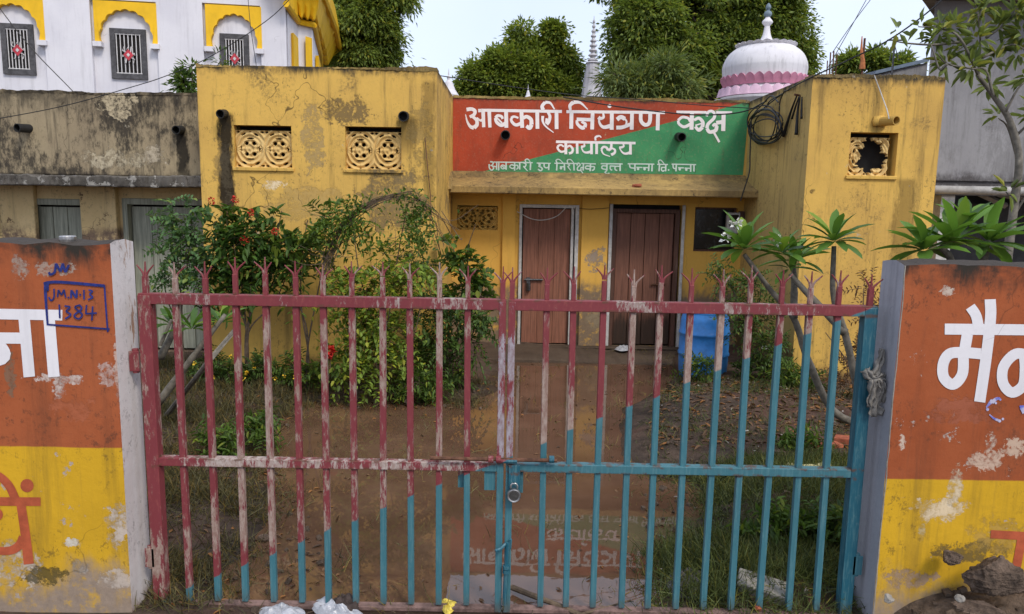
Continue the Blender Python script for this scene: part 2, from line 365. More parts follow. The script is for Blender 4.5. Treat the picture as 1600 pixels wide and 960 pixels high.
# ------------------------------------------------------------------ ground and water
PUD = np.array([PZ(*p)[:2] for p in [(300, 950), (350, 890), (400, 850), (425, 780), (395, 715), (432, 655), (470, 628), (560, 632), (640, 622), (735, 634), (775, 600), (772, 545), (1056, 545), (1050, 600),
      (992, 640), (968, 690), (1000, 738), (1090, 748), (1135, 772), (1085, 828), (1030, 872), (1050, 925), (1040, 985), (800, 1010), (500, 1000)]])
def sdist(x, y, poly):
    p = np.stack([x, y], -1); d = np.full(x.shape, 1e9); ins = np.zeros(x.shape, bool)
    for a, b in zip(poly, np.roll(poly, -1, 0)):
        e = b-a; t = np.clip(((p-a)@e)/(e@e), 0, 1); d = np.minimum(d, np.linalg.norm(p-a-t[..., None]*e, axis=-1))
        c = ((a[1] > y) != (b[1] > y)) & (x < (b[0]-a[0])*(y-a[1])/(b[1]-a[1]+1e-12)+a[0]); ins ^= c
    return np.where(ins, -d, d)
_ph = rng.uniform(0, 6.28, (60, 2)); _fr = rng.normal(0, 1, (60, 2))
def bumps(x, y, lo, n, seed=0):
    z = 0
    for k in range(n):
        fx, fy = _fr[(k+seed) % 60]*lo*(1+.25*k); z = z+np.sin(x*fx+y*fy+_ph[(k+seed) % 60, 0])/(1+.25*k)
    return z/math.sqrt(n)
def ground_z(x, y):
    d = sdist(x, y, PUD)+.10*bumps(x, y, 2.5, 8)+.05*bumps(x, y, 8, 8, 11)
    z = np.clip(d*.28, -.07, .10)+.006
    z = z+np.where(z > 0, .02*bumps(x, y, 5, 8, 20)*np.clip(d*4, 0, 1)+.008*bumps(x, y, 22, 10, 33)*np.clip(d*6, 0, 1), 0)
    c = PZ(1190, 655); z = z+.13*np.exp(-((x-c[0])/.9)**2-((y-c[1])/.7)**2)
    c = PZ(1240, 790); z = z+.06*np.exp(-((x-c[0])/.5)**2-((y-c[1])/.6)**2)
    r = np.clip((3.72-y)/.12, 0, 1); zr = .004+.006*bumps(x, y, 6, 6, 5)+.03*np.clip((np.abs(x)-1.0)*1.2, 0, 1)
    return z*(1-r)+np.minimum(zr, .05)*r
xs = np.r_[-400, -120, -40, -20, -12, np.arange(-7, 7.01, .055), 12, 20, 40, 120, 400]
ys = np.r_[-120, -40, -12, -4, 0, 1.5, 2.4, np.arange(2.9, 11.2, .055), 12, 15, 20, 40, 120, 600]
gx, gy = np.meshgrid(xs, ys); gz = ground_z(gx, gy)
far = (gx < -7.1) | (gx > 7.1) | (gy > 11.2) | (gy < 2.5); gz[far] = .02
i, j = np.meshgrid(np.arange(len(ys)-1), np.arange(len(xs)-1), indexing='ij'); a = (i*len(xs)+j).ravel()
g = G('muddy_ground'); X_, Y_, Z_ = g.xyz(); n1 = g.noise(7, 8, .7); n2 = g.noise(45, 6, .75); n3 = g.noise(1.1, 4)
cc = g.mix(g.ramp(n1, .35, .65), (.040, .027, .019), (.092, .062, .044)); cc = g.mix(g.mul(g.ramp(n2, .5, .7), .6), cc, (.14, .10, .075))
cc = g.mix(g.mul(g.ramp(n3, .45, .65), .5), cc, (.11, .046, .030))
cc = g.mix(g.ramp(Z_, .0, .05, .6, 0), cc, (.028, .018, .012))
M['ground'] = g.bsdf(cc, g.ramp(Z_, .0, .05, .35, .95), g.add(n1, g.mul(n2, .5)), .7, .03)
struct(obj_np('ground', np.c_[gx.ravel(), gy.ravel(), gz.ravel()], np.c_[a, a+1, a+1+len(xs), a+len(xs)], M['ground'], smooth=True))
g = G('muddy_water'); n1 = g.noise(1.6, 5, .6); n2 = g.noise(9, 3, .5, (1, .5, 1))
cc = g.mix(g.ramp(n1, .35, .7), (.098, .052, .031), (.140, .078, .048))
M['water'] = g.bsdf(cc, .012, g.add(g.mul(n2, .6), g.mul(n1, .8)), .02, .02, spec=.5, ior=1.55)
wx = np.linspace(-3.4, 2.6, 30); wy = np.linspace(3.3, 10.2, 30); gx, gy = np.meshgrid(wx, wy)
i, j = np.meshgrid(np.arange(29), np.arange(29), indexing='ij'); a = (i*30+j).ravel()
struct(obj_np('water', np.c_[gx.ravel(), gy.ravel(), np.zeros(900)], np.c_[a, a+1, a+31, a+30], M['water'], smooth=True))

M['jali_dim'] = plaster('ochre_screen_plaster', (.50, .32, .09), (.42, .26, .06), chip=None, streak=.1, blot=.3, crack=0, bump=.2)
# ------------------------------------------------------------------ yellow office building
YF, YR = 8.335, 10.5; LX0, LX1, RX0, RX1, ZT = -3.442, -.855, 3.193, 4.622, 3.464
zs = lambda z: 2.1+(z-2.1)*1.0825
YEL = (.70, .435, .100)
def rect(x0, y0, x1, y1, Y):
    a, b = P(x0, y1, Y), P(x1, y0, Y); return (a[0], b[0], a[2], b[2])
hA = rect(367, 197, 455, 261, YF); hB = rect(540, 199, 627, 264, YF); hC = rect(1324, 208, 1404, 274, YF)
hD = rect(714, 322, 778, 359, YR); hW = rect(1083, 325, 1153, 393, YR); hD1 = (.087, .898, .04, 2.024); hD2 = (1.342, 2.338, .04, 2.046)
pA, pB, pC = P(351, 178, YF), P(632, 182, YF), P(1340, 190, YF)
wz = plaster('weathered_yellow_plaster', YEL, (.55, .335, .088), specks=.6, zt=ZT, tl=.11, grime=(.05, .042, .03), streak=.5, blot=.75, chip=(.62, .52, .36), chipth=.675, zb=.1, bl=.45, bcol=(.16, .10, .05), bump=.4,
     stains=[(pA[0], pA[2]-.03, 1.75, .15, .96), (pB[0]+.03, pB[2]-.05, 2.55, .16, .6), (LX1-.08, 3.3, 1.9, .12, .4), (P(1413, 340, YF)[0], 2.35, .9, .2, .45)],
     blobs=[(P(545, 175, YF)[0], P(545, 175, YF)[2], .3, .17, (.12, .085, .045), .8), (P(610, 320, YF)[0], 2.1, .5, .35, (.13, .10, .06), .75), (P(655, 200, YF)[0], 2.75, .16, .5, (.22, .155, .06), .6), (P(350, 260, YF)[0], 2.3, .12, .6, (.10, .08, .05), .5), (P(470, 330, YF)[0], 2.0, .5, .22, (.40, .27, .10), .6), (P(490, 240, YF)[0], 2.7, .14, .4, (.30, .22, .11), .7),
            (P(590, 275, YF)[0], 2.36, .25, .06, (.12, .09, .05), .6), (P(430, 295, YF)[0], 2.2, .14, .06, (.75, .62, .42), .8)], cracksc=.55)
wall_in = plaster('porch_wall_paint', (.70, .41, .085), (.62, .35, .07), streak=.15, blot=.15, chip=(.4, .33, .25), chipth=.72, zb=.75, bl=.5, bcol=(.28, .2, .13), bump=.25, crack=.4, blobs=[(P(930, 408, YR)[0], P(930, 408, YR)[2], .17, .17, (.27, .22, .18), .95), (P(935, 520, YR)[0], .45, .2, .2, (.25, .20, .13), .7)])  # porch wall's own yellow, without the specks of the outer plaster
office = thing('office_building', 'yellow single-storey office with painted red and green signboard and two brown doors', 'office building', (.5, 9, 0))
mb = MB()
mb.holed(LX0, LX1, 0, ZT, YF, .2, [hA, hB])
mb.quad((LX0, 12.6, 0), (LX0, YF, 0), (LX0, YF, ZT), (LX0, 12.6, ZT)); mb.quad((LX1, YF, 0), (LX1, YR, 0), (LX1, YR, ZT), (LX1, YF, ZT))
mb.quad((LX0, YF, ZT), (LX1, YF, ZT), (LX1, 12.6, ZT), (LX0, 12.6, ZT))
mb.holed(RX0, RX1, 0, ZT, YF, .2, [hC])
mb.quad((RX1, YF, 0), (RX1, 12.6, 0), (RX1, 12.6, ZT), (RX1, YF, ZT))
mb.quad((RX0, YF, ZT), (RX1, YF, ZT), (RX1, 12.6, ZT), (RX0, 12.6, ZT))
mb.quad((LX1, YR, 2.3), (RX0, YR, 2.3), (RX0, YR, ZT), (LX1, YR, ZT)); mb.quad((LX1, YR, ZT), (RX0, YR, ZT), (RX0, 12.6, ZT), (LX1, 12.6, ZT))
mb.quad((LX0, 12.6, 0), (LX0, 12.6, ZT), (RX1, 12.6, ZT), (RX1, 12.6, 0))
obj('wall', mb, wz, office)
M['side'] = plaster('dull_ochre_side', (.52, .37, .125), (.42, .30, .11), zt=ZT, tl=.12, grime=(.05, .042, .03), streak=.5, blot=.7, specks=.6, chip=(.42, .36, .25), chipth=.66, zb=.3, bl=.5, bcol=(.14, .10, .05), bump=.4, cracksc=.8)  # base ochre darker and duller than the front plaster, with grime streaks
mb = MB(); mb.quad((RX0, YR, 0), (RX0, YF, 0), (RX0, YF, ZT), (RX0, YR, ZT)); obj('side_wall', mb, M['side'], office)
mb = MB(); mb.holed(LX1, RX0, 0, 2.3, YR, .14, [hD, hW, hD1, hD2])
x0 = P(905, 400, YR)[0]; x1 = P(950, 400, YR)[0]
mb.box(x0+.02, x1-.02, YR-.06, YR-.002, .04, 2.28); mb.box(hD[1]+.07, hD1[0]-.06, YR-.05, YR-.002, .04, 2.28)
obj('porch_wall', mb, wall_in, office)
for h, y in ((hA, YF), (hB, YF), (hC, YF), (hD, YR), (hW, YR), (hD1, YR), (hD2, YR)):
    y += .201 if y == YF else .141
    mb = MB(); mb.quad((h[0]-.02, y, h[2]-.02), (h[1]+.02, y, h[2]-.02), (h[1]+.02, y, h[3]+.02), (h[0]-.02, y, h[3]+.02)); obj('dark_backing' if h is not hD else 'screen_backing', mb, M['dark'] if h is not hD else M['jali_dim'], office)  # near-black sheet stands in for the unlit room behind each opening
M['coping'] = plaster('grimy_roof_edge', (.34, .235, .075), (.16, .12, .055), chip=(.5, .42, .3), chipth=.62, streak=.4, blot=.95, specks=.9, mould=.55, bump=.8, crack=0)
for x0_, x1_, y_ in ((LX0-.004, LX1+.004, YF-.004), (LX1+.006, RX0-.006, YR-.012), (RX0-.004, RX1+.004, YF-.004)): mb = MB(); mb.ragged(x0_, x1_, y_, y_+.22, ZT-.022, ZT+.012, .009, 110); obj('roof_edge', mb, M['coping'], office)
# sloping ledge over the porch
zl0, zl1 = 2.1595, 2.246; yl = 9.905
sec = [(YR-.001, zs(2.44)), (YR-.1, zs(2.37)), (yl+.16, zs(2.275)), (yl+.03, zs(2.25)), (yl, zl1), (yl, zl0+.012), (yl+.012, zl0), (YR-.001, zl0+.02)]
mb = MB(); n = len(sec); V = [(x, y, z) for x in (LX1+.001, RX0-.001) for y, z in sec]
mb.add(V, [(k, (k+1) % n, n+(k+1) % n, n+k) for k in range(n)])
mb.tube([(LX1+.012, YR-.3, 2.42), (LX1+.012, yl+.02, 2.32), (LX1+.012, yl-.03, 2.2)], .03, 6); pass
M['ledge'] = plaster('ledge_plaster', (.44, .29, .10), (.27, .18, .075), streak=.45, blot=.95, specks=.9, mould=.35, chip=(.3, .22, .13), chipth=.68, bump=.5, crack=.9, cracksc=1.4, zt=2.46, tl=.14, top=.55)
obj('ledge', mb, M['ledge'], office)
# sign
g = G('sign_paint'); X_, Y_, Z_ = g.xyz(); a, b = P(737, 273, YR), P(1166, 160, YR); sl = (b[2]-a[2])/(b[0]-a[0])
nm, nf, nb = g.noise(6, 7, .7), g.noise(30, 5, .7), g.noise(1.5, 4)
lin = g.add(Z_, g.mul(X_, -sl), -(a[2]-sl*a[0]), g.mul(g.add(nm, -.5), .02))
red = g.mix(g.ramp(nb, .35, .7), (.43, .066, .028), (.30, .050, .024)); grn = g.mix(g.ramp(nb, .35, .7), (.065, .285, .115), (.048, .225, .095))
c = g.mix(g.ramp(lin, -.004, .004), grn, red)
c = g.mix(g.mul(g.ramp(g.noise(4, 7, .72, (1.8, 1, .35)), .5, .72), .45), c, (.09, .055, .035))
c = g.mix(g.mul(g.ramp(nf, .5, .75), .3), c, (.35, .22, .15))
c = g.mix(g.mul(g.ramp(g.add(Z_, g.mul(g.add(g.noise(7, 8, .75, (1, 1, .4)), -.5), .16)), ZT-.07, ZT-.01), .85), c, (.035, .028, .022))
c = g.mix(g.mul(g.ramp(g.noise(3.3, 9, .7, off=(1, 4, 2)), .66, .675), .8), c, (.36, .24, .14)); c = g.mix(g.mul(g.cracks(1.5, .007), .8), c, (.03, .02, .015))
c = g.mix(g.ramp(g.add(g.math('DIVIDE', g.add(X_, -2.76), .6), g.math('DIVIDE', g.add(Z_, -2.468), -.17), g.mul(g.add(nm, -.5), 1.6)), .55, .65), c, (.36, .23, .09))
M['sign'] = g.bsdf(c, .8, g.add(nf, nm), .3, .01, spec=.2)
mb = MB(); mb.quad((LX1+.006, YR-.006, zs(2.432)), (RX0-.04, YR-.006, zs(2.445)), (RX0-.01, YR-.006, ZT-.012), (LX1+.003, YR-.006, ZT-.012))
sign = obj('sign_panel', mb, M['sign'], office)
fs = lambda x, y, l: P(x, y, YR-.006-l)
S1 = [(46, [(320, 225), (1580, 245)]), (52, [(272, 232), (318, 230)]), ((58, 48), [(90, 215), (170, 207), (222, 240), (205, 295), (140, 330)]), ((44, 66), [(185, 325), (245, 380), (252, 450), (205, 500)]), ((66, 12), [(205, 500), (150, 480), (100, 400), (74, 290)]), ((20, 50), [(250, 340), (305, 385), (345, 372)]), ((58, 50), [(348, 225), (358, 490)]), ((58, 50), [(443, 225), (455, 495)]),
      (60, [(707, 235), (712, 500)]), ((60, 46), [(700, 430), (630, 460), (560, 410), (540, 345)]), ((46, 40), [(540, 345), (575, 310), (635, 322), (655, 360)]), (26, [(565, 345), (645, 425)]),
      (60, [(947, 240), (960, 500)]), ((54, 40), [(945, 430), (860, 455), (798, 405), (785, 350)]), ((44, 30), [(785, 350), (830, 325), (900, 345)]), ((50, 64), [(975, 350), (1030, 325), (1095, 370), (1105, 450)]), ((64, 54), [(1105, 450), (1075, 505), (1025, 470)]), (58, [(1194, 245), (1198, 515)]),
      ((40, 58), [(1358, 250), (1392, 320), (1375, 400), (1340, 445)]), ((30, 60), [(1340, 350), (1345, 430)]), ((46, 14), [(1280, 315), (1282, 400), (1330, 480), (1450, 575)]), (58, [(1495, 245), (1497, 520)]), ((60, 50), [(1285, 220), (1272, 160), (1320, 100)]), ((50, 20), [(1320, 100), (1400, 115), (1465, 212)])]
S2 = [(46, [(50, 247), (1590, 262)]), (60, [(130, 235), (125, 515)]), ((40, 64), [(112, 225), (108, 150), (160, 100)]), ((60, 16), [(160, 100), (270, 110), (385, 215)]), (58, [(460, 255), (452, 525)]), (54, [(210, 367), (440, 374)]), ((40, 60), [(215, 380), (222, 440), (290, 500), (335, 490)]), ((60, 34), [(335, 490), (345, 440), (285, 405)]),
      (60, [(760, 260), (757, 530)]), ((30, 60), [(625, 270), (630, 335), (580, 355), (550, 335)]), ((22, 66), [(555, 340), (570, 430), (630, 490), (740, 470)]), (62, [(724, 160)]), (58, [(1076, 262), (1070, 530)]), (64, [(840, 372), (900, 332), (965, 360)]), ((30, 26), [(955, 350), (990, 400), (980, 450)]), ((60, 56), [(830, 497), (930, 490), (1060, 440)]),
      ((56, 60), [(1212, 270), (1216, 390), (1270, 450), (1330, 440), (1356, 380), (1360, 270)]), (60, [(1482, 262), (1475, 540)])]
S3 = [(40, [(170, 252), (640, 258)]), (40, [(790, 258), (1040, 262)]), (64, [(412, 270), (404, 530)]), ((50, 40), [(395, 440), (290, 485), (212, 440), (195, 385)]), ((44, 40), [(195, 385), (260, 335), (350, 350), (385, 400)]), ((44, 60), [(445, 380), (520, 350), (580, 410), (575, 490)]), ((60, 48), [(575, 490), (520, 535), (462, 480)]), (22, [(465, 462), (570, 430)]),
      ((40, 46), [(640, 320), (665, 255), (720, 240), (770, 275)]), ((46, 54), [(770, 275), (755, 350), (665, 440), (645, 510)]), ((54, 60), [(645, 510), (690, 565), (780, 540), (800, 470)]), ((50, 40), [(800, 480), (770, 445), (735, 475)]), (34, [(748, 560), (840, 725)]), (60, [(790, 422), (880, 410)]), (64, [(907, 265), (900, 550)])]
S4 = [(46, [(100, 192), (1520, 216)]), (50, [(275, 205), (276, 415)]), ((36, 40), [(262, 360), (190, 370), (138, 325), (125, 275)]), ((40, 28), [(125, 275), (185, 248), (240, 280)]), ((36, 46), [(298, 285), (350, 265), (398, 320), (385, 380), (330, 400)]), (46, [(476, 205), (480, 405)]), (48, [(732, 205), (735, 415)]), ((26, 46), [(602, 225), (605, 268), (550, 285)]), ((18, 50), [(548, 280), (585, 360), (640, 385), (720, 370)]),
      (48, [(826, 210), (825, 412)]), ((34, 40), [(806, 170), (805, 115), (850, 88)]), ((36, 18), [(850, 88), (885, 92), (908, 118)]), ((44, 50), [(1090, 220), (1080, 310), (1030, 345)]), ((44, 40), [(1030, 345), (1000, 295), (945, 285), (908, 330)]), ((34, 14), [(908, 330), (950, 410), (1065, 455)]), ((30, 50), [(1085, 300), (1150, 335), (1145, 390), (1085, 425)]), (48, [(1430, 225), (1430, 420)]), ((26, 46), [(1302, 235), (1305, 278), (1230, 300)]), ((18, 50), [(1228, 295), (1280, 375), (1340, 405), (1420, 385)])]
S5 = [(18, [(110, 80), (680, 90)]), (20, [(55, 75), (100, 85), (85, 125), (60, 130)]), (20, [(80, 130), (105, 165), (80, 200), (45, 170), (40, 110)]), (18, [(100, 140), (145, 150)]), (20, [(152, 80), (150, 195)]), (20, [(182, 80), (180, 205)]), (22, [(290, 85), (290, 195)]), (18, [(285, 150), (240, 122), (212, 150), (240, 180), (285, 165)]), (16, [(225, 135), (265, 165)]), (22, [(415, 85), (415, 205)]), (18, [(410, 130), (365, 122), (345, 150), (380, 175), (415, 160)]), (18, [(420, 130), (455, 128), (465, 165), (440, 188)]), (22, [(490, 85), (490, 190)]),
      (20, [(545, 90), (582, 112), (568, 148), (540, 145)]), ((20, 12), [(550, 150), (605, 210)]), (22, [(650, 90), (645, 200)]), ((20, 12), [(580, 85), (572, 48), (612, 38), (650, 88)]), (18, [(740, 95), (945, 100)]), (20, [(762, 105), (792, 120), (770, 142), (800, 155), (822, 182), (795, 208), (760, 185)]), (20, [(850, 105), (850, 145), (880, 165), (920, 150)]), (22, [(920, 100), (915, 200)]),
      ((20, 12), [(1040, 95), (1025, 55), (1070, 42), (1130, 95)]), (22, [(1038, 100), (1032, 205)]), (18, [(1000, 98), (1335, 102)]), (22, [(1145, 100), (1150, 205)]), (18, [(1080, 150), (1145, 150)]), (38, [(1096, 172)]), (20, [(1190, 100), (1222, 125), (1192, 150)]), ((20, 12), [(1200, 150), (1240, 205)]), (22, [(1285, 100), (1290, 205)]), ((20, 12), [(1195, 95), (1192, 52), (1240, 45), (1285, 95)]),
      (20, [(1330, 130), (1350, 95), (1380, 120), (1342, 160), (1342, 200), (1385, 200), (1390, 172)]), (18, [(1385, 160), (1425, 160)]), (22, [(1428, 100), (1422, 205)]), ((18, 12), [(1385, 200), (1420, 245)]), (18, [(1395, 100), (1610, 108)]), (22, [(1532, 105), (1525, 215)]), (20, [(1520, 140), (1468, 140), (1460, 175), (1520, 182)]), (20, [(1530, 148), (1585, 150), (1580, 190), (1550, 205)])]
S6 = [(17, [(165, 98), (470, 102)]), (21, [(252, 100), (250, 195)]), (18, [(245, 130), (190, 130), (185, 165), (245, 182)]), (16, [(250, 195), (225, 220), (260, 238), (285, 226)]), (17, [(290, 130), (375, 134)]), (18, [(297, 132), (300, 175), (325, 190)]), (21, [(435, 105), (435, 200)]), (18, [(435, 135), (372, 138), (365, 178), (395, 195)]),
      (17, [(540, 100), (910, 105)]), (20, [(567, 105), (577, 150), (635, 162)]), (21, [(640, 105), (640, 200)]), (17, [(660, 150), (745, 152)]), (36, [(684, 172)]), (17, [(752, 152), (830, 155)]), (36, [(774, 174)]), (21, [(836, 105), (830, 200)]), (21, [(880, 105), (876, 205)]),
      (17, [(950, 108), (1100, 110)]), ((18, 12), [(978, 105), (968, 62), (1002, 50), (1050, 105)]), (21, [(982, 110), (976, 205)]), (21, [(1070, 110), (1066, 205)]), (17, [(1066, 150), (1008, 150)]), (18, [(1012, 152), (1010, 185), (1030, 203), (1050, 190)]), (24, [(1108, 186)]), (17, [(1150, 105), (1490, 112)]), (18, [(1170, 115), (1176, 158), (1210, 170)]), (21, [(1216, 110), (1210, 205)]), (17, [(1240, 155), (1320, 157)]), (36, [(1263, 176)]), (17, [(1330, 160), (1412, 164)]), (36, [(1354, 182)]), (21, [(1416, 112), (1414, 212)]), (21, [(1461, 112), (1460, 207)])]
mb = MB()
for st, org, sc in ((S1, (720, 150), 10), (S2, (880, 150), 10), (S3, (1040, 150), 10)): brush(mb, st, org, sc, fs)
obj('title_lettering', mb, M['sign_white'], sign)
mb = MB(); brush(mb, S4, (860, 205), 1600/140, fs); obj('office_lettering', mb, M['sign_white'], sign)
mb = MB(); brush(mb, S5, (760, 245), 1600/170, fs); brush(mb, S6, (920, 245), 1600/180, fs); obj('small_lettering', mb, M['small_white'], sign)

# pierced plaster screens
M['jali'] = plaster('cream_screen_plaster', (.66, .47, .20), (.60, .38, .12), chip=None, streak=.12, blot=.25, crack=0, bump=.2)
HOL = [(-168, -238, 26, 16, 0), (168, -238, 26, 16, 0), (-95, -208, 38, 17, -25), (78, -203, 38, 17, 28), (0, -148, 58, 13, 0), (-55, -80, 33, 30, 20), (46, -80, 33, 30, -20), (-127, 0, 15, 42, 0), (122, 0, 15, 42, 0),
       (-55, 72, 33, 30, -20), (46, 72, 33, 30, 20), (0, 145, 58, 13, 0), (-92, 200, 38, 17, 25), (88, 203, 38, 17, -28), (-168, 238, 26, 14, 0), (168, 238, 26, 14, 0), (0, -245, 14, 7, 0), (0, 245, 14, 7, 0)]
def screen(name, x0, x1, z0, z1, y, parent, mat, broken=None, fine=False, label=None):
    nx, nz = (104, 74); th = .045; u = (np.arange(nx)+.5)/nx; v = (np.arange(nz)+.5)/nz; U, Vv = np.meshgrid(u, 1-v)
    solid = np.ones((nz, nx), bool)
    def cell(U, V): return ((U*2) % 1-.5)*2*200, (V-.5)*2*262
    cu, cv = cell(U, Vv)
    if not fine:
        for hx, hy, ra, rb, an in HOL:
            an = R(an); dx, dy = cu-hx, cv-hy; p, q = dx*math.cos(an)+dy*math.sin(an), -dx*math.sin(an)+dy*math.cos(an); solid &= (p/ra)**2+(q/rb)**2 > 1
    else:
        for k in range(7):
            for hx, hy, ra, rb in ((.5+.13*(k-3), .16, .035, .06), (.5+.13*(k-3), .86, .035, .05)): solid &= ((U-hx)/ra)**2+((Vv-hy)/rb)**2 > 1
        for k in range(10):
            an = 2*math.pi*k/10
            for rr, s_ in ((.30, .045), (.16, .03)): solid &= ((U-.5-rr*1.15*math.cos(an))/s_)**2+((Vv-.5-rr*.8*math.sin(an))/(s_*1.5))**2 > 1
    if broken:
        r = np.hypot((U-broken[0])/broken[2], (Vv-broken[1])/broken[3]); an = np.arctan2(Vv-broken[1], U-broken[0])
        solid &= r > 1+.13*np.sin(3*an+.7)+.11*np.sin(7*an+2)+.06*np.sin(17*an)+.04*np.sin(29*an)
    gu = np.arange(nx+1)/nx; gv = np.arange(nz+1)/nz; GU, GV = np.meshgrid(gu, gv); cu, cv = cell(np.clip(GU, .001, .999), 1-GV)
    rr = np.hypot(cu, cv*.85); rel = .010*np.cos(rr/9.5)*np.clip(rr/60, .3, 1)+.006*np.cos(np.arctan2(cv, cu-200*np.sign(cu))*11)
    vx = x0+(x1-x0)*GU; vz = z0+(z1-z0)*GV; n = (nx+1)*(nz+1)
    Vf = np.c_[vx.ravel(), (y-rel).ravel(), vz.ravel()]; Vb = np.c_[vx.ravel(), np.full(n, y+th), vz.ravel()]; F = []
    for jz in range(nz):
        for ix in range(nx):
            if not solid[jz, ix]: continue
            a = jz*(nx+1)+ix; b, d = a+1, a+nx+1; c = d+1; F.append((a, b, c, d))
            if ix+1 < nx and not solid[jz, ix+1]: F.append((b, b+n, c+n, c))
            if ix > 0 and not solid[jz, ix-1]: F.append((a+n, a, d, d+n))
            if jz+1 < nz and not solid[jz+1, ix]: F.append((d, c, c+n, d+n))
            if jz > 0 and not solid[jz-1, ix]: F.append((a, a+n, b+n, b))
    o = obj_np(name, np.vstack([Vf, Vb]), np.array(F), mat, parent)
    if label: o['label'] = label
    return o
screen('ventilation_screen', hA[0], hA[1], hA[2], hA[3]-.05, YF+.06, office, M['jali'])
screen('ventilation_screen', hB[0], hB[1], hB[2], hB[3]-.05, YF+.06, office, M['jali'])
screen('ventilation_screen', hC[0], hC[1]-.06, hC[2], hC[3]-.05, YF+.07, office, M['jali'], broken=(.62, .50, .33, .43), label='broken ventilation screen with a big ragged hole')
screen('ventilation_screen', hD[0], hD[1], hD[2], hD[3]-.02, YR+.03, office, M['jali_dim'], fine=True, label='small ochre ventilation screen in the porch wall')
for h in (hA, hB, hC):
    mb = MB(); mb.box(h[0]-.02, h[1]+.02, YF-.025, YF+.05, h[2]-.04, h[2]-.002); obj('screen_sill', mb, wz, office, bevel=.006)

def spout(c, d, L, r, parent, mat, name='drain_pipe'):
    mb = MB(); c = np.array(c); d = unit(np.array(d, float)); n = 14
    a = unit(np.cross(d, [0, 0, 1.])); b = np.cross(d, a); V = []
    for s, rr in ((-.05, r), (L, r), (L, r*.82), (.02, r*.82)):
        for k in range(n): q = 2*math.pi*k/n; V.append(c+d*s+rr*(math.cos(q)*a+math.sin(q)*b))
    F = [(i*n+k, i*n+(k+1) % n, (i+1)*n+(k+1) % n, (i+1)*n+k) for i in range(3) for k in range(n)]+[tuple(3*n+k for k in range(n))]
    mb.add(V, F); return obj(name, mb, mat, parent, smooth=False)
spout(pA, (0, -1, -.12), .13, .047, office, M['black_pipe']); spout(pB, (.05, -1, -.1), .14, .055, office, M['black_pipe'])
spout(P(790, 211, YR), (0, -1, -.1), .22, .065, office, M['black_pipe']); spout(P(1060, 214, YR), (.0, -1, -.1), .22, .06, office, M['black_pipe'])
spout(P(1374, 190, YF), (.30, -.95, -.05), .24, .05, office, M['jali_dim'])
mb = MB(); mb.lathe((0, 0), [(.01, -.05), (.075, -.05), (.085, 0), (.07, .05), (.01, .06)], 16); mb.v = [(P(1374, 190, YF)[0]+x, YF-.02+y*.5, P(1374, 190, YF)[2]+z) for x, y, z in mb.v]
obj('pipe_collar', mb, wz, office, smooth=True)

# doors
M['door1'] = wood('brown_door_paint', (.25, .105, .066), wear=.2, wcol=(.22, .13, .10))
M['door2'] = wood('dark_plank_wood', (.20, .088, .058), wear=.4, wcol=(.17, .10, .075), zb=.35)
M['door_frame_dark'] = wood('dark_frame_wood', (.10, .048, .033))
def planks(mb, x0, x1, z0, z1, y, n, gap=.006, th=.035):
    e = np.linspace(x0, x1, n+1)
    for k in range(n): mb.box(e[k]+gap/2, e[k+1]-gap/2, y+rng.uniform(0, .006), y+th, z0+rng.uniform(0, .01), z1)
mb = MB(); planks(mb, hD1[0]+.05, hD1[1]-.10, .055, 1.963, YR+.05, 3, .003)
d1 = obj('door', mb, M['door1'], office, bevel=.003); d1['label'] = 'smooth brown door in a pale grey frame'
mb = MB(); mb.box(hD1[0]-.005, hD1[0]+.035, YR-.03, YR+.1, .045, 2.023); mb.box(hD1[1]-.04, hD1[1]+.01, YR-.045, YR+.1, .045, 2.023); mb.box(hD1[0]+.035, hD1[1]-.04, YR-.03, YR+.1, 1.978, 2.023); mb.box(hD1[1]-.095, hD1[1]-.055, YR-.01, YR+.1, .05, 1.976)
obj('door_frame', mb, M['alu'], d1, bevel=.005)
b = P(826, 437, YR+.04); mb = MB(); mb.tube([b+(-.06, -.01, 0), b+(.2, -.01, 0)], .014, 8); mb.box(b[0]-.03, b[0]+.02, b[1]-.02, b[1]+.012, b[2]-.16, b[2]+.03); mb.tube([b+(.0, -.03, -.05), b+(0, -.03, -.15)], .03, 8)
obj('door_bolt', mb, M['iron'], d1)
mb = MB(); planks(mb, hD2[0]+.10, hD2[1]-.09, .06, 1.925, YR+.05, 4, .009)
d2 = obj('door', mb, M['door2'], office, bevel=.003); d2['label'] = 'old dark plank door with rotten lower edge'
mb = MB(); mb.box(hD2[0]+.04, hD2[0]+.095, YR-.005, YR+.1, .045, 1.985); mb.box(hD2[1]-.085, hD2[1]-.02, YR-.005, YR+.1, .045, 1.985); mb.box(hD2[0]+.095, hD2[1]-.085, YR-.005, YR+.1, 1.93, 1.985)
obj('inner_frame', mb, M['door_frame_dark'], d2, bevel=.005)
mb = MB(); mb.box(hD2[0]-.01, hD2[0]+.035, YR-.04, YR+.1, .045, 2.05); mb.box(hD2[1]+.002, hD2[1]+.045, YR-.04, YR-.002, .02, 2.05)
obj('door_frame', mb, M['alu'], d2, bevel=.005)
b = P(1030, 445, YR+.04); mb = MB(); mb.tube([b+(-.12, -.012, 0), b+(.08, -.012, 0)], .012, 8); mb.box(b[0]-.02, b[0]+.02, b[1]-.02, b[1]+.012, b[2]-.1, b[2]+.02); obj('door_bolt', mb, M['rust'], d2)
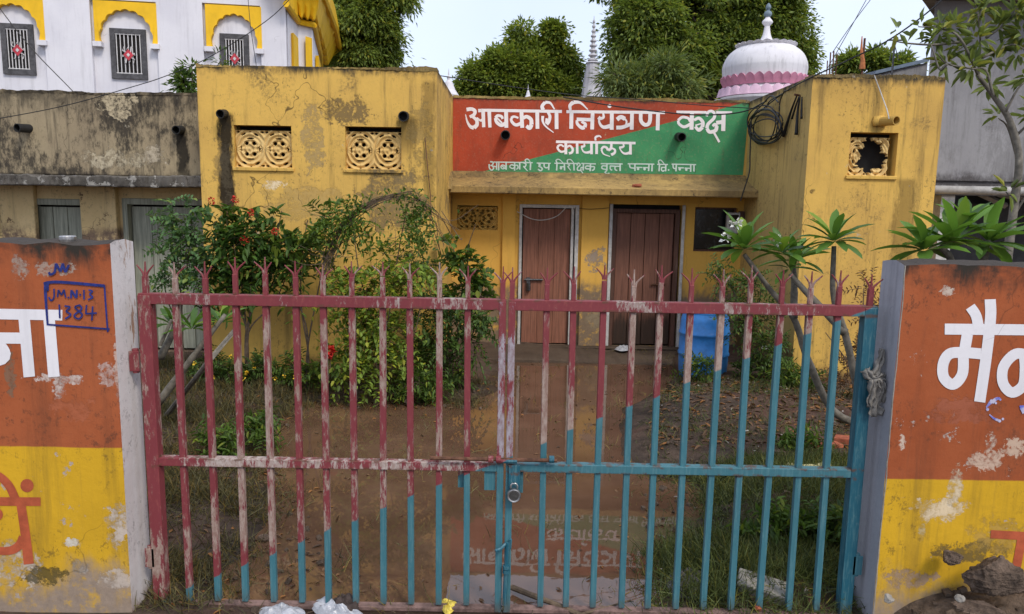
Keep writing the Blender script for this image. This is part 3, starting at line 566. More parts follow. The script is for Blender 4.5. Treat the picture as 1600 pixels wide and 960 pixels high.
# window
g = G('dusty_dark_pane'); n1 = g.noise(9, 6, .7, off=(2, 2, 2)); c = g.mix(g.ramp(n1, .5, .75), (.006, .006, .007), (.05, .052, .05)); M['pane'] = g.bsdf(c, .25, n1, .2, .01, spec=.5)
mb = MB(); mb.box(hW[0]+.03, hW[1]-.03, YR+.09, YR+.1, hW[2]+.03, hW[3]-.03); wn = obj('window', mb, M['pane'], office)
mb = MB()
for a, b, c, d in ((hW[0], hW[1], hW[3]-.025, hW[3]), (hW[0], hW[1], hW[2], hW[2]+.025), (hW[0], hW[0]+.025, hW[2]+.025, hW[3]-.025), (hW[1]-.025, hW[1], hW[2]+.025, hW[3]-.025)): mb.box(a+.002, b-.002, YR+.06, YR+.105, c, d)
obj('window_frame', mb, M['door_frame_dark'], wn)
# step
M['step'] = plaster('wet_dark_concrete', (.10, .072, .052), (.06, .042, .03), chip=None, streak=.2, blot=.6, crack=.3, bump=.7)
mb = MB(); mb.ragged(-.7, 2.9, YR-1.0, YR-.003, -.1, .030, .012, 60); mb.box(-.2, 2.6, YR-.16, YR-.005, .02, .052); obj('porch_step', mb, M['step'], office, bevel=.02)
# ------------------------------------------------------------------ low grey house on the left
YL = 8.985; zt = P(150, 145, YL)[2]
M['old'] = plaster('mouldy_old_plaster', (.36, .29, .18), (.28, .22, .14), zt=zt, tl=.3, top=.8, grime=(.030, .026, .022), streak=.8, blot=.8, mould=.9, chip=(.52, .46, .34), chipth=.655, zb=2.2, bl=.35, bcol=(.05, .04, .032), bump=.6,
     stains=[(P(283, 205, YL)[0], P(283, 205, YL)[2], 2.2, .13, .9)], blobs=[(P(185, 165, YL)[0], P(185, 165, YL)[2], .22, .18, (.52, .43, .28), .85), (P(180, 250, YL)[0], P(180, 250, YL)[2], .35, .12, (.50, .43, .30), .7), (P(240, 245, YL)[0], P(240, 245, YL)[2], .15, .14, (.50, .43, .32), .7)], cracksc=.8)
M['old_wall'] = plaster('peeling_cream_wall', (.66, .50, .26), (.55, .40, .19), specks=.5, zb=1.55, bl=.3, bcol=(.20, .14, .10), chip=(.24, .16, .09), chipth=.62, streak=.35, blot=.5, bump=.5)
M['old_slab'] = plaster('grey_slab_edge', (.17, .155, .135), (.08, .072, .062), specks=.9, mould=.6, chip=(.42, .40, .36), chipth=.585, streak=.6, blot=.9, bump=.8, crack=.2)
M['grey_door'] = wood('grey_green_planks', (.31, .32, .25), wear=.35, wcol=(.40, .39, .31))
lh = thing('low_house', 'mould-stained low grey house with pale plank doors left of the yellow office', 'house', (-5.5, 9, 0))
mb = MB(); mb.box(-11, LX0-.01, YL, YL+.25, 2.285, zt); mb.box(-11, LX0-.01, YL+.26, 12.6, 2.9, 3.0); obj('parapet', mb, M['old'], lh, bevel=.015)
mb = MB(); mb.ragged(-9, LX0-.011, YL-.006, YL+.256, zt-.02, zt+.014, .010, 140); obj('roof_edge', mb, M['old'], lh)
mb = MB(); mb.ragged(-9, LX0-.01, 8.68, 9.6, 2.165, 2.276, .012, 160); obj('eave_slab', mb, M['old_slab'], lh, bevel=.015)
YW = 9.255
dl1 = rect(62, 312, 150, 560, YW); dl2 = rect(205, 312, 318, 560, YW); dl1 = (dl1[0], dl1[1], .12, dl1[3]); dl2 = (dl2[0], LX0-.03, .12, dl2[3])
mb = MB(); mb.holed(-11, LX0-.012, 0, 2.164, YW, .16, [dl1, dl2]); obj('wall', mb, M['old_wall'], lh)
px = rect(147, 300, 186, 560, YW); mb = MB(); mb.box(px[0], px[1], YW-.1, YW-.002, 0, 2.162); a = rect(25, 300, 58, 560, YW); mb.box(a[0], a[1], YW-.08, YW-.002, 0, 2.162); obj('pilaster', mb, M['old_wall'], lh, bevel=.012)
a = P(22, 340, YW-.03); mb = MB()
for k in range(22):
    z = 1.2+k*.043
    for q in range(6): xx = a[0]-.02-q*.17-(k % 2)*.08; mb.box(xx-.155, xx, YW-.045-rng.uniform(0, .015), YW-.003, z, z+.035)
M['pale_brick'] = simple('pale_yellow_brick', (.42, .31, .15), .9, .35, 14, .5); obj('bare_brickwork', mb, M['pale_brick'], lh)
for d in (dl1, dl2):
    mb = MB(); planks(mb, d[0]+.075, d[1]-.04, .14, d[3]-.10, YW+.06, 4 if d is dl1 else 5, .008); o = obj('door', mb, M['grey_door'], lh, bevel=.003)
    mb = MB(); mb.box(d[0]+.001, d[0]+.065, YW-.02, YW+.14, .13, d[3]-.001); mb.box(d[1]-.04, d[1]-.001, YW-.02, YW+.14, .13, d[3]-.001); mb.box(d[0]+.065, d[1]-.04, YW-.02, YW+.14, d[3]-.075, d[3]-.001); obj('door_frame', mb, M['grey_door'], o, bevel=.005)
mb = MB(); mb.quad((-11, YW+.161, 0), (LX0, YW+.161, 0), (LX0, YW+.161, 2.15), (-11, YW+.161, 2.15)); obj('dark_backing', mb, M['dark'], lh)  # one black sheet painted in place of the unlit rooms behind the doors
spout(P(45, 201, YL), (-.25, -1, -.05), .16, .05, lh, M['black_pipe']); spout(P(283, 203, YL), (0, -1, -.1), .14, .05, lh, M['black_pipe'])

# ------------------------------------------------------------------ white temple hall with yellow arches
A0 = R(9.4); T0 = P(202, 60, 14.0); tu = np.array([math.cos(A0), math.sin(A0), 0]); tn = np.array([-math.sin(A0), math.cos(A0), 0])
def tw(x, y, l=0.):   # photo point -> point on the hall's wall, l metres proud
    p = PN(x, y, T0, tn); return p-tn*l
M['lime'] = plaster('white_limewash', (.71, .70, .74), (.62, .61, .66), chip=None, streak=.16, blot=.10, crack=.25, bump=.15)
M['tyel'] = simple('bright_yellow_paint', (.78, .46, .012), .6, .12, 3, .1)
M['win_frame'] = simple('grey_window_frame', (.075, .073, .078), .7, .4, 16)
M['bar_paint'] = simple('white_bar_paint', (.62, .60, .60), .5, .15)
M['emb_red'] = simple('red_emblem_paint', (.50, .05, .07), .5, .2)
hall = thing('temple_hall', 'white temple hall with scalloped yellow window arches behind the low house', 'temple', (T0[0], T0[1], 0))
zb_, zt_ = 0., tw(200, -160)[2]
def tz(x, z, l=0.): p = tw(x, 100, l); return np.array([p[0], p[1], z])
mb = MB()
L0, L1 = tw(-420, 100), tw(443, 100); back = tn*6
mb.prism([np.r_[L0[:2], 0], np.r_[L1[:2], 0], np.r_[(L1+back)[:2], 0], np.r_[(L0+back)[:2], 0]], (0, 0, zt_)); obj('wall', mb, M['lime'], hall)
piers = [(-420, -31), (76, 148), (250, 321), (410, 449)]
mb = MB()
for a, b in piers:
    p, q = tz(a, 0, .002), tz(b, 0, .002); mb.prism([p, q, q-tn*.09, p-tn*.09], (0, 0, zt_))
for a, b, yt in ((-31, 76, -2), (148, 250, 3), (321, 410, 9)):
    zz = tw((a+b)/2, yt, .09)[2]; p, q = tz(a, zz, .002), tz(b, zz, .002); mb.prism([p, q, q-tn*.09, p-tn*.09], (0, 0, zt_-zz))
obj('pier', mb, M['lime'], hall)
def arch(xl, xr, yt, yb, cx, rx, ytop, slope):
    N = 9; pts = []; zt2 = tw((xl+xr)/2, yt)[2]; zb2 = tw(xl, yb)[2]
    mb = MB(); ul, ur = np.dot(tw(xl, yt)-T0, tu), np.dot(tw(xr, yt)-T0, tu); uc = np.dot(tw(cx, yt)-T0, tu); ru = np.dot(tw(cx+rx, yt)-T0, tu)-uc; zc = zb2; h = tw(cx, ytop)[2]-zb2
    inner = []
    for k in range(N*6+1):
        t = math.pi*(1-k/(N*6)); s = 1+.05*(abs(math.sin(t*N*.5*2))-.7); inner.append((uc+ru*math.cos(t)*s, zc+h*max(0, math.sin(t))**.85*s))
    inner[0] = (inner[0][0], zc); inner[-1] = (inner[-1][0], zc)
    f = lambda u, z, l: T0+tu*u+np.array([0, 0, z-T0[2]])-tn*l
    m = len(inner); outer = []
    for u, z in inner: outer.append((u, zt2))
    outer = [(ul, zc)]*1+[(ul+(ur-ul)*k/(m-1), zt2) for k in range(m)]; inn = [inner[0]]+inner
    outer.append((ur, zc)); inn.append(inner[-1])
    V = [f(u, z, .10) for u, z in outer]+[f(u, z, .10) for u, z in inn]+[f(u, z, .003) for u, z in inn]+[f(u, z, .003) for u, z in outer]; n = len(outer)
    for k in range(n-1): pass
    F = [(k, k+1, n+k+1, n+k) for k in range(n-1)]+[(n+k, n+k+1, 2*n+k+1, 2*n+k) for k in range(n-1)]+[(3*n+k, 3*n+k+1, k+1, k) for k in range(n-1)]
    mb.add(V, F); o = obj('window_arch', mb, M['tyel'], hall)
    mb = MB()
    for u0, u1 in ((ul-.03, inner[0][0]+.03), (inner[-1][0]-.03, ur+.03)):
        mb = MB(); a = f(u0, zc-.09, .14); b = f(u1, zc-.09, .14); mb.prism([a, b, b+tn*.137, a+tn*.137], (0, 0, .085)); obj('arch_capital', mb, M['lime'], o)
arch(-31, 70, -3, 60, 20, 42, 8, 0); arch(148, 246, 5, 66, 197, 42, 17, 0); arch(322, 409, 11, 74, 366, 36, 24, 0)
def twin(x0, y0, x1, y1):
    a, b = tw(x0, (y0+y1)/2), tw(x1, (y0+y1)/2); z1, z0 = tw((x0+x1)/2, y0)[2], tw((x0+x1)/2, y1)[2]; W = np.linalg.norm(b-a)
    f = lambda u, z, l: np.array([a[0], a[1], z])+tu*u-tn*l
    def bx(mb, u0, u1, za, zb, l0, l1): mb.prism([f(u0, za, l0), f(u1, za, l0), f(u1, za, l1), f(u0, za, l1)], (0, 0, zb-za))
    mb = MB(); t = .085
    bx(mb, 0, t, z0, z1, .004, .045); bx(mb, W-t, W, z0, z1, .004, .045); bx(mb, t, W-t, z0, z0+t, .004, .045); bx(mb, t, W-t, z1-t, z1, .004, .045)
    o = obj('window', mb, M['win_frame'], hall)
    mb = MB(); bx(mb, t, W-t, z0+t, z1-t, .003, .008); obj('opening_dark_panel', mb, M['dark'], o)  # near-black panel on the solid wall, painted as the unlit opening
    mb = MB()
    for k in range(7): u = t+.02+(W-2*t-.04)*k/6; mb.tube([f(u, z0+t, .028), f(u, z1-t, .028)], .0085, 6)
    for z in (z0+t+.012, z1-t-.012): mb.tube([f(t, z, .03), f(W-t, z, .03)], .009, 6)
    obj('window_bars', mb, M['bar_paint'], o)
    cu, cz = W/2, (z0+z1)/2-.02; mb = MB()
    for k in range(8):
        q = 2*math.pi*k/8; e = (.20 if k % 2 else .13); mb.tube([f(cu+.05*math.cos(q), cz+.06*math.sin(q), .042), f(cu+.11*math.cos(q+.3), cz+e*.8*math.sin(q+.3), .042), f(cu+.10*math.cos(q), cz+e*math.sin(q), .042)], .011, 5)
    obj('window_scrollwork', mb, M['bar_paint'], o)
    mb = MB(); mb.prism([f(cu-.085, cz, .05), f(cu, cz-.10, .05), f(cu+.085, cz, .05), f(cu, cz+.10, .05)], -tn*.01); obj('window_emblem', mb, M['emb_red'], o)
    mb = MB(); mb.prism([f(cu-.03, cz, .062), f(cu, cz-.035, .062), f(cu+.03, cz, .062), f(cu, cz+.035, .062)], -tn*.004); obj('emblem_centre', mb, M['bar_paint'], o)
twin(4, 38, 55, 117); twin(174, 46, 230, 124); twin(345, 54, 390, 128)
# side bay with flaring yellow cornice
yb0 = tw(452, 80)[1]; Q = lambda x, y, d: P(x, y, yb0+d)
plan = [(450, .02), (457, .5), (466, 1.1), (478, 1.25), (489, 1.4), (494, 3.0), (499, 4.6)]; zc = Q(478, 33, 1.25)[2]
mb = MB(); pl = [np.r_[Q(x, 80, d)[:2], 0] for x, d in plan]; pl += [pl[-1]+(-4, 0, 0), pl[0]+(-4, 2, 0)]; mb.prism(pl, (0, 0, zc)); obj('side_bay_wall', mb, M['lime'], hall)
mb = MB()
for a, b, d in ((479, 488, 1.22),):
    p, q = Q(a, 80, d-.03), Q(b, 80, d+.12); mb.prism([np.r_[p[:2], 0], np.r_[q[:2], 0], np.r_[q[:2], 0]+(0, -.07, 0), np.r_[p[:2], 0]+(0, -.07, 0)], (0, 0, zc-.32))
p, q = Q(455.5, 80, .38), Q(463, 80, .9); mb.prism([np.r_[p[:2], 0], np.r_[q[:2], 0], np.r_[q[:2], 0]+(.06, -.06, 0), np.r_[p[:2], 0]+(.06, -.06, 0)], (0, 0, zc-.42))
p, q = Q(492.5, 80, 2.2), Q(498, 80, 4.2); mb.prism([np.r_[p[:2], 0], np.r_[q[:2], 0], np.r_[q[:2], 0]+(.08, -.03, 0), np.r_[p[:2], 0]+(.08, -.03, 0)], (0, 0, zc-.5))
obj('yellow_panel', mb, M['tyel'], hall)
mb = MB(); ins = [np.r_[Q(x, 80, d)[:2], zc] for x, d in [(447, -.3), (466, 1.08), (490, 1.36), (499.5, 4.6), (500, 6.5)]]; outs = [i+np.array(o) for i, o in zip(ins, [(.0, -.45, .50), (.10, -.60, .50), (.28, -.55, .50), (.40, .0, .50), (.40, .6, .50)])]
rows = 6; V = []; colsN = 0; SEG = 14
for s in range(rows+1):
    t = s/rows; line = []
    for k in range(len(ins)-1):
        for q in range(SEG):
            u = q/SEG; a = ins[k]*(1-u)+ins[k+1]*u; b = outs[k]*(1-u)+outs[k+1]*u; p = a*(1-t)+b*t
            pet = abs(math.sin(math.pi*(u*SEG/4.67)))
            p = p+np.array([.05, -.05, -.13*math.sin(t*math.pi*2.0-.4)*(.4+pet)]); line.append(p)
    line.append(ins[-1]*(1-t)+outs[-1]*t); colsN = len(line); V += line
F = [(i*colsN+k, i*colsN+k+1, (i+1)*colsN+k+1, (i+1)*colsN+k) for i in range(rows) for k in range(colsN-1)]; mb.add(V, F)
for k in range(len(outs)-1): mb.tube([outs[k]+(0, 0, .05), outs[k+1]+(0, 0, .05)], .07, 6); mb.tube([ins[k]+(.03, -.03, -.06), ins[k+1]+(.03, -.03, -.06)], .06, 6)
mb.prism([o+(0, 0, .06) for o in outs]+[outs[-1]+(-5, 0, .06), outs[0]+(-4, 3, .06)], (0, 0, .5))
obj('cornice', mb, M['tyel'], hall)

# ------------------------------------------------------------------ white dome, spires
YD = 18.; M['dome_white'] = plaster('dome_limewash', (.70, .68, .70), (.60, .58, .60), chip=None, streak=.3, blot=.2, crack=.1, bump=.15); M['pink'] = simple('pink_paint', (.56, .24, .33), .7, .15, 5, .1); M['pale_pink'] = simple('pale_pink_paint', (.62, .42, .52), .7, .15, 5, .1)
M['blue_grey'] = simple('blue_grey_paint', (.16, .21, .25), .5, .2)
c0 = P(1195, 100, YD); zz = lambda y: P(1195, y, YD)[2]; rr = lambda w_: P(1195+w_, 100, YD)[0]-P(1195, 100, YD)[0]
dome = thing('domed_shrine', 'white onion-domed shrine with pink petal bands behind the signboard', 'shrine', (c0[0], YD, 0))
mb = MB(); mb.lathe(c0, [(rr(70), 0), (rr(70), zz(166)), (rr(74), zz(160)), (rr(74), zz(157)), (rr(66), zz(155)), (.01, zz(154))], 40); obj('drum', mb, M['dome_white'], dome, smooth=False)
prof = [(rr(57), zz(140)), (rr(62), zz(127)), (rr(64), zz(112)), (rr(64), zz(106)), (rr(62), zz(98)), (rr(57), zz(88)), (rr(49), zz(80)), (rr(39), zz(74)), (rr(20), zz(71)), (.01, zz(70))]
mb = MB(); mb.lathe(c0, [tuple(p) for p in smoothpts(prof, 4)], 56); obj('dome', mb, M['dome_white'], dome, smooth=True)
def petals(name, r0, r1, z1, z0, n, mat, thick=.05):
    V = []; F = []; K = n*8
    for k in range(K+1):
        a = 2*math.pi*k/K; s = abs(math.sin(math.pi*k/8)); 
        for r, z in ((r0+thick, z1-(z1-z0)*.35*(1-s)), (r1+thick, z0), (r1-.04, z0), (r0-.04, z1-(z1-z0)*.35*(1-s))): V.append((c0[0]+r*math.cos(a), c0[1]+r*math.sin(a), z))
    for k in range(K):
        for q in range(4): F.append((k*4+q, k*4+(q+1) % 4, k*4+4+(q+1) % 4, k*4+4+q))
    mb = MB(); mb.add(V, F); return obj(name, mb, mat, dome)
petals('pink_band', rr(62.5), rr(57), zz(122), zz(138), 30, M['pink']); petals('lower_petals', rr(64), rr(68), zz(140), zz(155), 26, M['pale_pink'])
mb = MB(); mb.lathe(c0, [(rr(56), zz(142)), (rr(58), zz(140)), (rr(62), zz(146)), (rr(66), zz(153)), (rr(60), zz(154))], 40); obj('white_collar', mb, M['dome_white'], dome)
petals('crown_rim', rr(41), rr(34), zz(70), zz(77), 22, M['dome_white'], .08)
mb = MB(); mb.lathe(c0, [tuple(p) for p in smoothpts([(rr(20), zz(72)), (rr(12), zz(66)), (rr(6.5), zz(56)), (rr(4), zz(42)), (rr(4), zz(41)), (rr(7.5), zz(37)), (rr(8), zz(34)), (rr(5), zz(30)), (rr(3.5), zz(28)), (rr(4), zz(26))], 4)], 20); obj('finial', mb, M['dome_white'], dome, smooth=True)
mb = MB(); mb.lathe(c0, [tuple(p) for p in smoothpts([(rr(4), zz(27)), (rr(6), zz(23)), (rr(5), zz(19)), (rr(2.5), zz(17)), (rr(2.5), zz(16)), (rr(4.2), zz(12)), (rr(3), zz(8)), (.01, zz(5))], 4)], 16); obj('finial_tip', mb, M['blue_grey'], dome, smooth=True)
YS = 21.5; c1 = P(926, 100, YS); z1 = lambda y: P(926, y, YS)[2]; k1 = YS*.99/1170
M['stone_white'] = plaster('grey_white_spire', (.52, .51, .53), (.38, .37, .40), chip=None, streak=.5, blot=.3, crack=.1)
sp = thing('temple_spire', 'tall slender grey-white temple spire between the two dark trees', 'spire', (c1[0], YS, 0))
prof = [(20*k1, 0), (20*k1, z1(165)), (15.5*k1, z1(150)), (13*k1, z1(128)), (10*k1, z1(106)), (9*k1, z1(100)), (11*k1, z1(99)), (9*k1, z1(97))]
mb = MB(); mb.lathe(c1, prof, 12); obj('shaft', mb, M['stone_white'], sp)
prof = [(7*k1, z1(98))]
for k in range(9):
    y = 97-k*7.5; r = (8-.75*k)*k1; prof += [(r*.55, z1(y)), (r, z1(y-2.2)), (r*.9, z1(y-4)), (r*.5, z1(y-5.5))]
prof += [(.5*k1, z1(30)), (.3*k1, z1(25))]
mb = MB(); mb.lathe(c1, prof, 16); obj('ringed_finial', mb, M['stone_white'], sp)
for x, yt, yb, hw, lab, Yd in ((701, 108, 152, 15, 'small pale green-white conical shrine top left of the signboard', 24.), (825, 132, 156, 5, 'tiny white finial peeping above the middle of the signboard', 20.)):
    c = P(x, 150, Yd); kk = Yd*.99/1170; zq = lambda y: P(x, y, Yd)[2]
    t = thing('shrine_top', lab, 'shrine', (c[0], Yd, 0)); mb = MB(); h = yb-yt
    mb.lathe(c, [(hw*kk*1.6, 0), (hw*kk*1.6, zq(yb+10)), (hw*kk, zq(yb)), (hw*kk*1.05, zq(yb-3)), (hw*kk*.7, zq(yb-h*.25)), (hw*kk*.42, zq(yb-h*.5)), (hw*kk*.15, zq(yb-h*.62))], 12); obj('cone', mb, M['lime'], t)
    mb = MB(); mb.lathe(c, [(hw*kk*.14, zq(yb-h*.6)), (hw*kk*.2, zq(yb-h*.7)), (hw*kk*.08, zq(yb-h*.78)), (hw*kk*.03, zq(yt))], 8); obj('finial', mb, M['lime'], t)

# ------------------------------------------------------------------ grey building on the right
YG = 10.6; M['cement'] = plaster('bare_cement_render', (.30, .295, .30), (.235, .23, .24), chip=None, streak=.35, blot=.35, crack=.3, mould=.25, bump=.3, zb=P(1530, 285, YG)[2], bl=.3, bcol=(.12, .11, .11))
gl = P(1455, 70, YG); zlo = P(1530, 284, YG)[2]; ztg = P(1430, -3, YG-.6)[2]+.13
gb = thing('concrete_building', 'bare grey concrete building with open ground floor right of the yellow office', 'building', (gl[0]+2, YG, 0))
dr = unit(np.array([gl[0]+2.2, YG]))*5
mb = MB(); mb.prism([(gl[0], YG, zlo), (gl[0]+7, YG, zlo), (gl[0]+7+dr[0], YG+dr[1], zlo), (gl[0]+dr[0], YG+dr[1], zlo)], (0, 0, ztg-zlo)); obj('wall', mb, M['cement'], gb, bevel=.01)
mb = MB(); a = P(1412, 0, YG-.4)-(.0, .2, 0); mb.prism([(a[0], a[1], ztg+.002), (gl[0]+7, a[1], ztg+.002), (gl[0]+7+dr[0], a[1]+dr[1], ztg+.002), (a[0]+dr[0], a[1]+dr[1], ztg+.002)], (0, 0, .15)); obj('roof_slab', mb, M['cement'], gb)
mb = MB(); zb2 = P(1530, 300, YG-.15)[2]; mb.box(gl[0], gl[0]+7, YG+.03, YG+.35, zb2-.05, zlo-.003); obj('beam', mb, M['cement'], gb)
mb = MB(); mb.tube([(gl[0]-.1, YG-.1, zb2+.02), (gl[0]+7, YG-.1, zb2+.02)], .06, 10); obj('gutter_pipe', mb, M['alu'], gb, smooth=True)
mb = MB(); a, b = P(1466, 330, YG+.1), P(1487, 330, YG+.1); mb.box(a[0], b[0], YG+.05, YG+.25, 0, zb2-.052); obj('column', mb, M['alu'], gb)
mb = MB(); mb.box(b[0]+3.2, b[0]+3.4, YG+.05, YG+.25, 0, zb2-.052); obj('column', mb, M['alu'], gb)
M['shade_wall'] = simple('shade_dark_cement', (.10, .10, .105), .9, .3, 2)  # cement darkened in colour for the shade of the open ground floor
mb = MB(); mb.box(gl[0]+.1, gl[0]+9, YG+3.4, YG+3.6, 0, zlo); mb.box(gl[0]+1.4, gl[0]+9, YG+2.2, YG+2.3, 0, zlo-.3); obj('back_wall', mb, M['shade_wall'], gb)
mb = MB(); p, q = P(1530, 302, YG+1.5), P(1572, 322, YG+1.5); mb.tube([p, q], .05, 4); p, q = P(1560, 303, YG+1.2), P(1640, 316, YG+1.2); mb.tube([p, q], .05, 4); obj('stair_strut', mb, M['alu'], gb)
# blue-grey sheet roof beyond
a, b, c, d = P(1368, 116, 14), P(1452, 96, 14), P(1452, 116, 14), P(1368, 122, 14); sr = thing('sheet_roof_shed', 'blue-grey sheet roof of a shed just above the office roof', 'shed', (a[0]+.5, 15, 0))
M['sheet'] = simple('blue_grey_sheet', (.17, .22, .29), .5, .2, 6); mb = MB(); mb.prism([a, b, b+(0, 3, .1), a+(0, 3, .1)], (0, 0, .06)); obj('roof', mb, M['sheet'], sr)
mb = MB(); mb.prism([(a[0], 14.05, 0), (b[0], 14.05, 0), (b[0], 14.05, b[2]-.01), (a[0], 14.05, a[2]-.01)], (0, 2.8, 0)); obj('wall', mb, M['cement'], sr)

# ------------------------------------------------------------------ poles and rods on the skyline
def px_tube(mb, pts, r, n=6, sm=True): 
    q = [P(*p) for p in pts]; q = smoothpts(q, 5) if sm and len(q) > 2 else q
    mb.tube(q, r if np.isscalar(r) else np.linspace(r[0], r[1], len(q)), n)
mb = MB()
for x0, x1, yt, w_ in ((1294, 1298, 82, .012), (1299, 1303, 80, .012), (1303, 1308, 84, .012), (1290, 1293, 95, .01)): px_tube(mb, [(x0, 150, 13.), (x1, yt, 13.)], w_, 5)
b = P(1299, 115, 13.); mb.box(b[0]-.2, b[0]+.2, 12.9, 13.2, 0, P(1299, 118, 13)[2])
tag(obj('rebar_column', mb, M['rust'], loc=(b[0], 13, 0)), 'thin rusty reinforcing rods sticking up behind the office roof', 'rebar')
b = P(1347, 112, 13.); fp = thing('flag_pole', 'thin skyline pole wrapped with a furled orange flag', 'flag pole', (b[0], 13, 0))
mb = MB(); mb.tube([(b[0], 13, 0), (b[0], 13, P(1347, 60, 13)[2])], .018, 6); obj('pole', mb, M['rust'], fp)
mb = MB(); px_tube(mb, [(1347, 108, 12.98), (1348, 95, 12.97), (1346, 80, 12.97), (1347, 57, 12.98)], (.05, .008), 6); M['orange_flag'] = simple('orange_flag_cloth', (.46, .17, .07), .9, .3, 20); obj('flag', mb, M['orange_flag'], fp)
b = P(1394, 112, 13.); mb = MB(); mb.tube([(b[0], 13, 0), (b[0], 13, P(1396, 60, 13)[2])], .016, 6); px_tube(mb, [(1396, 62, 13.), (1390, 95, 13.)], .008, 4); px_tube(mb, [(1396, 62, 13.), (1404, 95, 13.)], .008, 4); mb.box(b[0]-.12, b[0]+.12, 12.98, 13.02, P(1394, 64, 13)[2], P(1394, 62, 13)[2]); tag(obj('antenna_pole', mb, M['iron'], loc=(b[0], 13, 0)), 'bare thin antenna pole with stay wires near the concrete building', 'pole')

# ------------------------------------------------------------------ trees
def tree(name, label, base, lobes, n_sub, n_leaf, L, W, droop, leaf, trunk_r, spread=.5, group=None, kpx=1.0, topk=1.0):
    """lobes: (px x, px y, rx, ry, Y) in photo pixels at depth Y -> ellipsoids of the crown"""
    t = thing(name, label, 'tree', (base[0], base[1], 0), group)
    C, RR = [], []
    for x, y, rx, ry, Y in lobes: k = Y/1170; C.append(P(x, y, Y)); RR.append((rx*k, (rx+ry)*.5*k, ry*k))
    C, RR = np.array(C), np.array(RR); cc = C.mean(0); mb = MB()
    fork = np.array([base[0]*.6+cc[0]*.4, base[1], max(1.5, (C[:, 2]-RR[:, 2]).min()*.6)])
    mb.tube(smoothpts([(base[0], base[1], -.2), (base[0]*.9+fork[0]*.1, base[1], fork[2]*.5), fork], 5), np.linspace(trunk_r*1.3, trunk_r*.8, 11), 10)
    parts = []
    for c, r in zip(C, RR):
        mid = (fork+c)/2+rng.normal(0, .15, 3)*r; lim = smoothpts([fork, mid, c+(0, 0, r[2]*.3)], 5); mb.tube(lim, np.linspace(trunk_r*.5, trunk_r*.12, len(lim)), 7)
        ns = max(4, int(n_sub*r[0]*r[2]/(RR[:, 0]*RR[:, 2]).mean()))
        sub = c+ball(ns, 1, .45)*r*rng.uniform(.8, 1.18, (ns, 1)); 
        for s in sub[::2]: e = c+(s-c)*.2; mb.tube([e, (e+s)/2+rng.normal(0, .04, 3), s], [trunk_r*.11, trunk_r*.08, trunk_r*.03], 4)
        rs = spread*rng.choice([.5, .8, 1.1, 1.5], (ns, 1, 1)); d = rng.normal(0, 1, (ns, n_leaf, 3)); off = d*rs*(.36, .36, .24); off[:, :, 2] -= .5*(off[:, :, 0]**2+off[:, :, 1]**2)/rs[:, :, 0]
        Pn = (sub[:, None]+off).reshape(-1, 3); D = unit(d+np.array([0, 0, -droop])+(unit(sub-c)*.5)[:, None]).reshape(-1, 3)
        parts.append(leaves(Pn, D, L*rng.uniform(.65, 1.25, len(Pn)), W*rng.uniform(.7, 1.2, len(Pn)), T_R))
    obj('trunk', mb, M['bark'], t, smooth=True); V, F = cat_vf(parts); obj_np('crown', V, F, leaf, t); return t
tree('broad_tree', 'huge dark green tree towering behind the white dome', (P(1080, 150, 25)[0], 25, 0),
     [(1008, 38, 54, 46, 24), (980, 95, 30, 42, 24.5), (1080, 15, 70, 50, 25), (1150, 55, 60, 52, 25), (1215, 25, 45, 45, 25.5), (1050, 85, 60, 50, 24), (1110, 115, 60, 38, 25), (1238, 80, 32, 46, 25.5), (1010, -30, 70, 40, 25), (1120, -50, 80, 45, 25), (1200, -20, 60, 34, 25), (1180, 115, 60, 40, 25.5), (1000, 130, 44, 28, 24.5), (1248, 118, 22, 28, 25.5)],
     74, 130, .155, .075, .9, M['leaf_mango'], .42, .46)
tree('bushy_tree', 'medium bushy tree standing left of the slender spire', (P(820, 150, 26)[0], 26, 0),
     [(815, 55, 15, 20, 26), (822, 82, 26, 16, 26), (864, 52, 17, 22, 26), (862, 80, 22, 18, 26), (788, 98, 30, 22, 25.5), (752, 116, 32, 20, 25.5), (838, 112, 30, 24, 25.5), (888, 108, 16, 24, 26.5), (732, 138, 22, 14, 25.5), (785, 138, 34, 18, 25.5), (840, 145, 34, 16, 25.5), (880, 140, 28, 18, 26)],
     34, 120, .145, .075, .5, M['leaf_neem'], .32, .40)
tree('temple_tree', 'drooping green tree with dark trunk between the temple cornice and open sky', (P(512, 150, 24)[0], 24, 0),
     [(560, 40, 38, 34, 22), (590, 45, 28, 34, 22), (555, 82, 46, 26, 22), (600, 78, 20, 26, 22.5), (530, 50, 24, 40, 22.5), (528, 95, 34, 22, 23), (590, -12, 50, 16, 22), (630, 0, 18, 9, 22), (545, -15, 40, 20, 22.5), (540, 20, 30, 22, 23)],
     44, 110, .16, .06, 1.4, M['leaf_mango'], .55, .40)
tree('feathery_tree', 'pale grey-green feathery treetop just above the signboard edge', (P(1020, 160, 16)[0], 16, 0),
     [(1040, 108, 26, 16, 16), (1000, 128, 34, 16, 16), (965, 118, 18, 14, 16), (1070, 135, 26, 12, 16), (1020, 145, 50, 10, 16)],
     34, 40, .20, .035, .5, M['leaf_grey'], .12, .42)
tree('distant_tree', 'small far tree right of the orange flag behind the office roof', (P(1372, 118, 30)[0], 30, 0), [(1365, 95, 14, 15, 30), (1383, 100, 12, 14, 30), (1410, 98, 9, 12, 30), (1395, 112, 26, 8, 30)], 26, 30, .26, .10, .3, M['leaf_mango'], .12, .4)
tree('distant_tree', 'small far tree left of the orange flag behind the office roof', (P(1326, 118, 30)[0], 30, 0), [(1326, 102, 10, 13, 30), (1330, 92, 7, 8, 30)], 26, 30, .26, .10, .3, M['leaf_mango'], .12, .4)
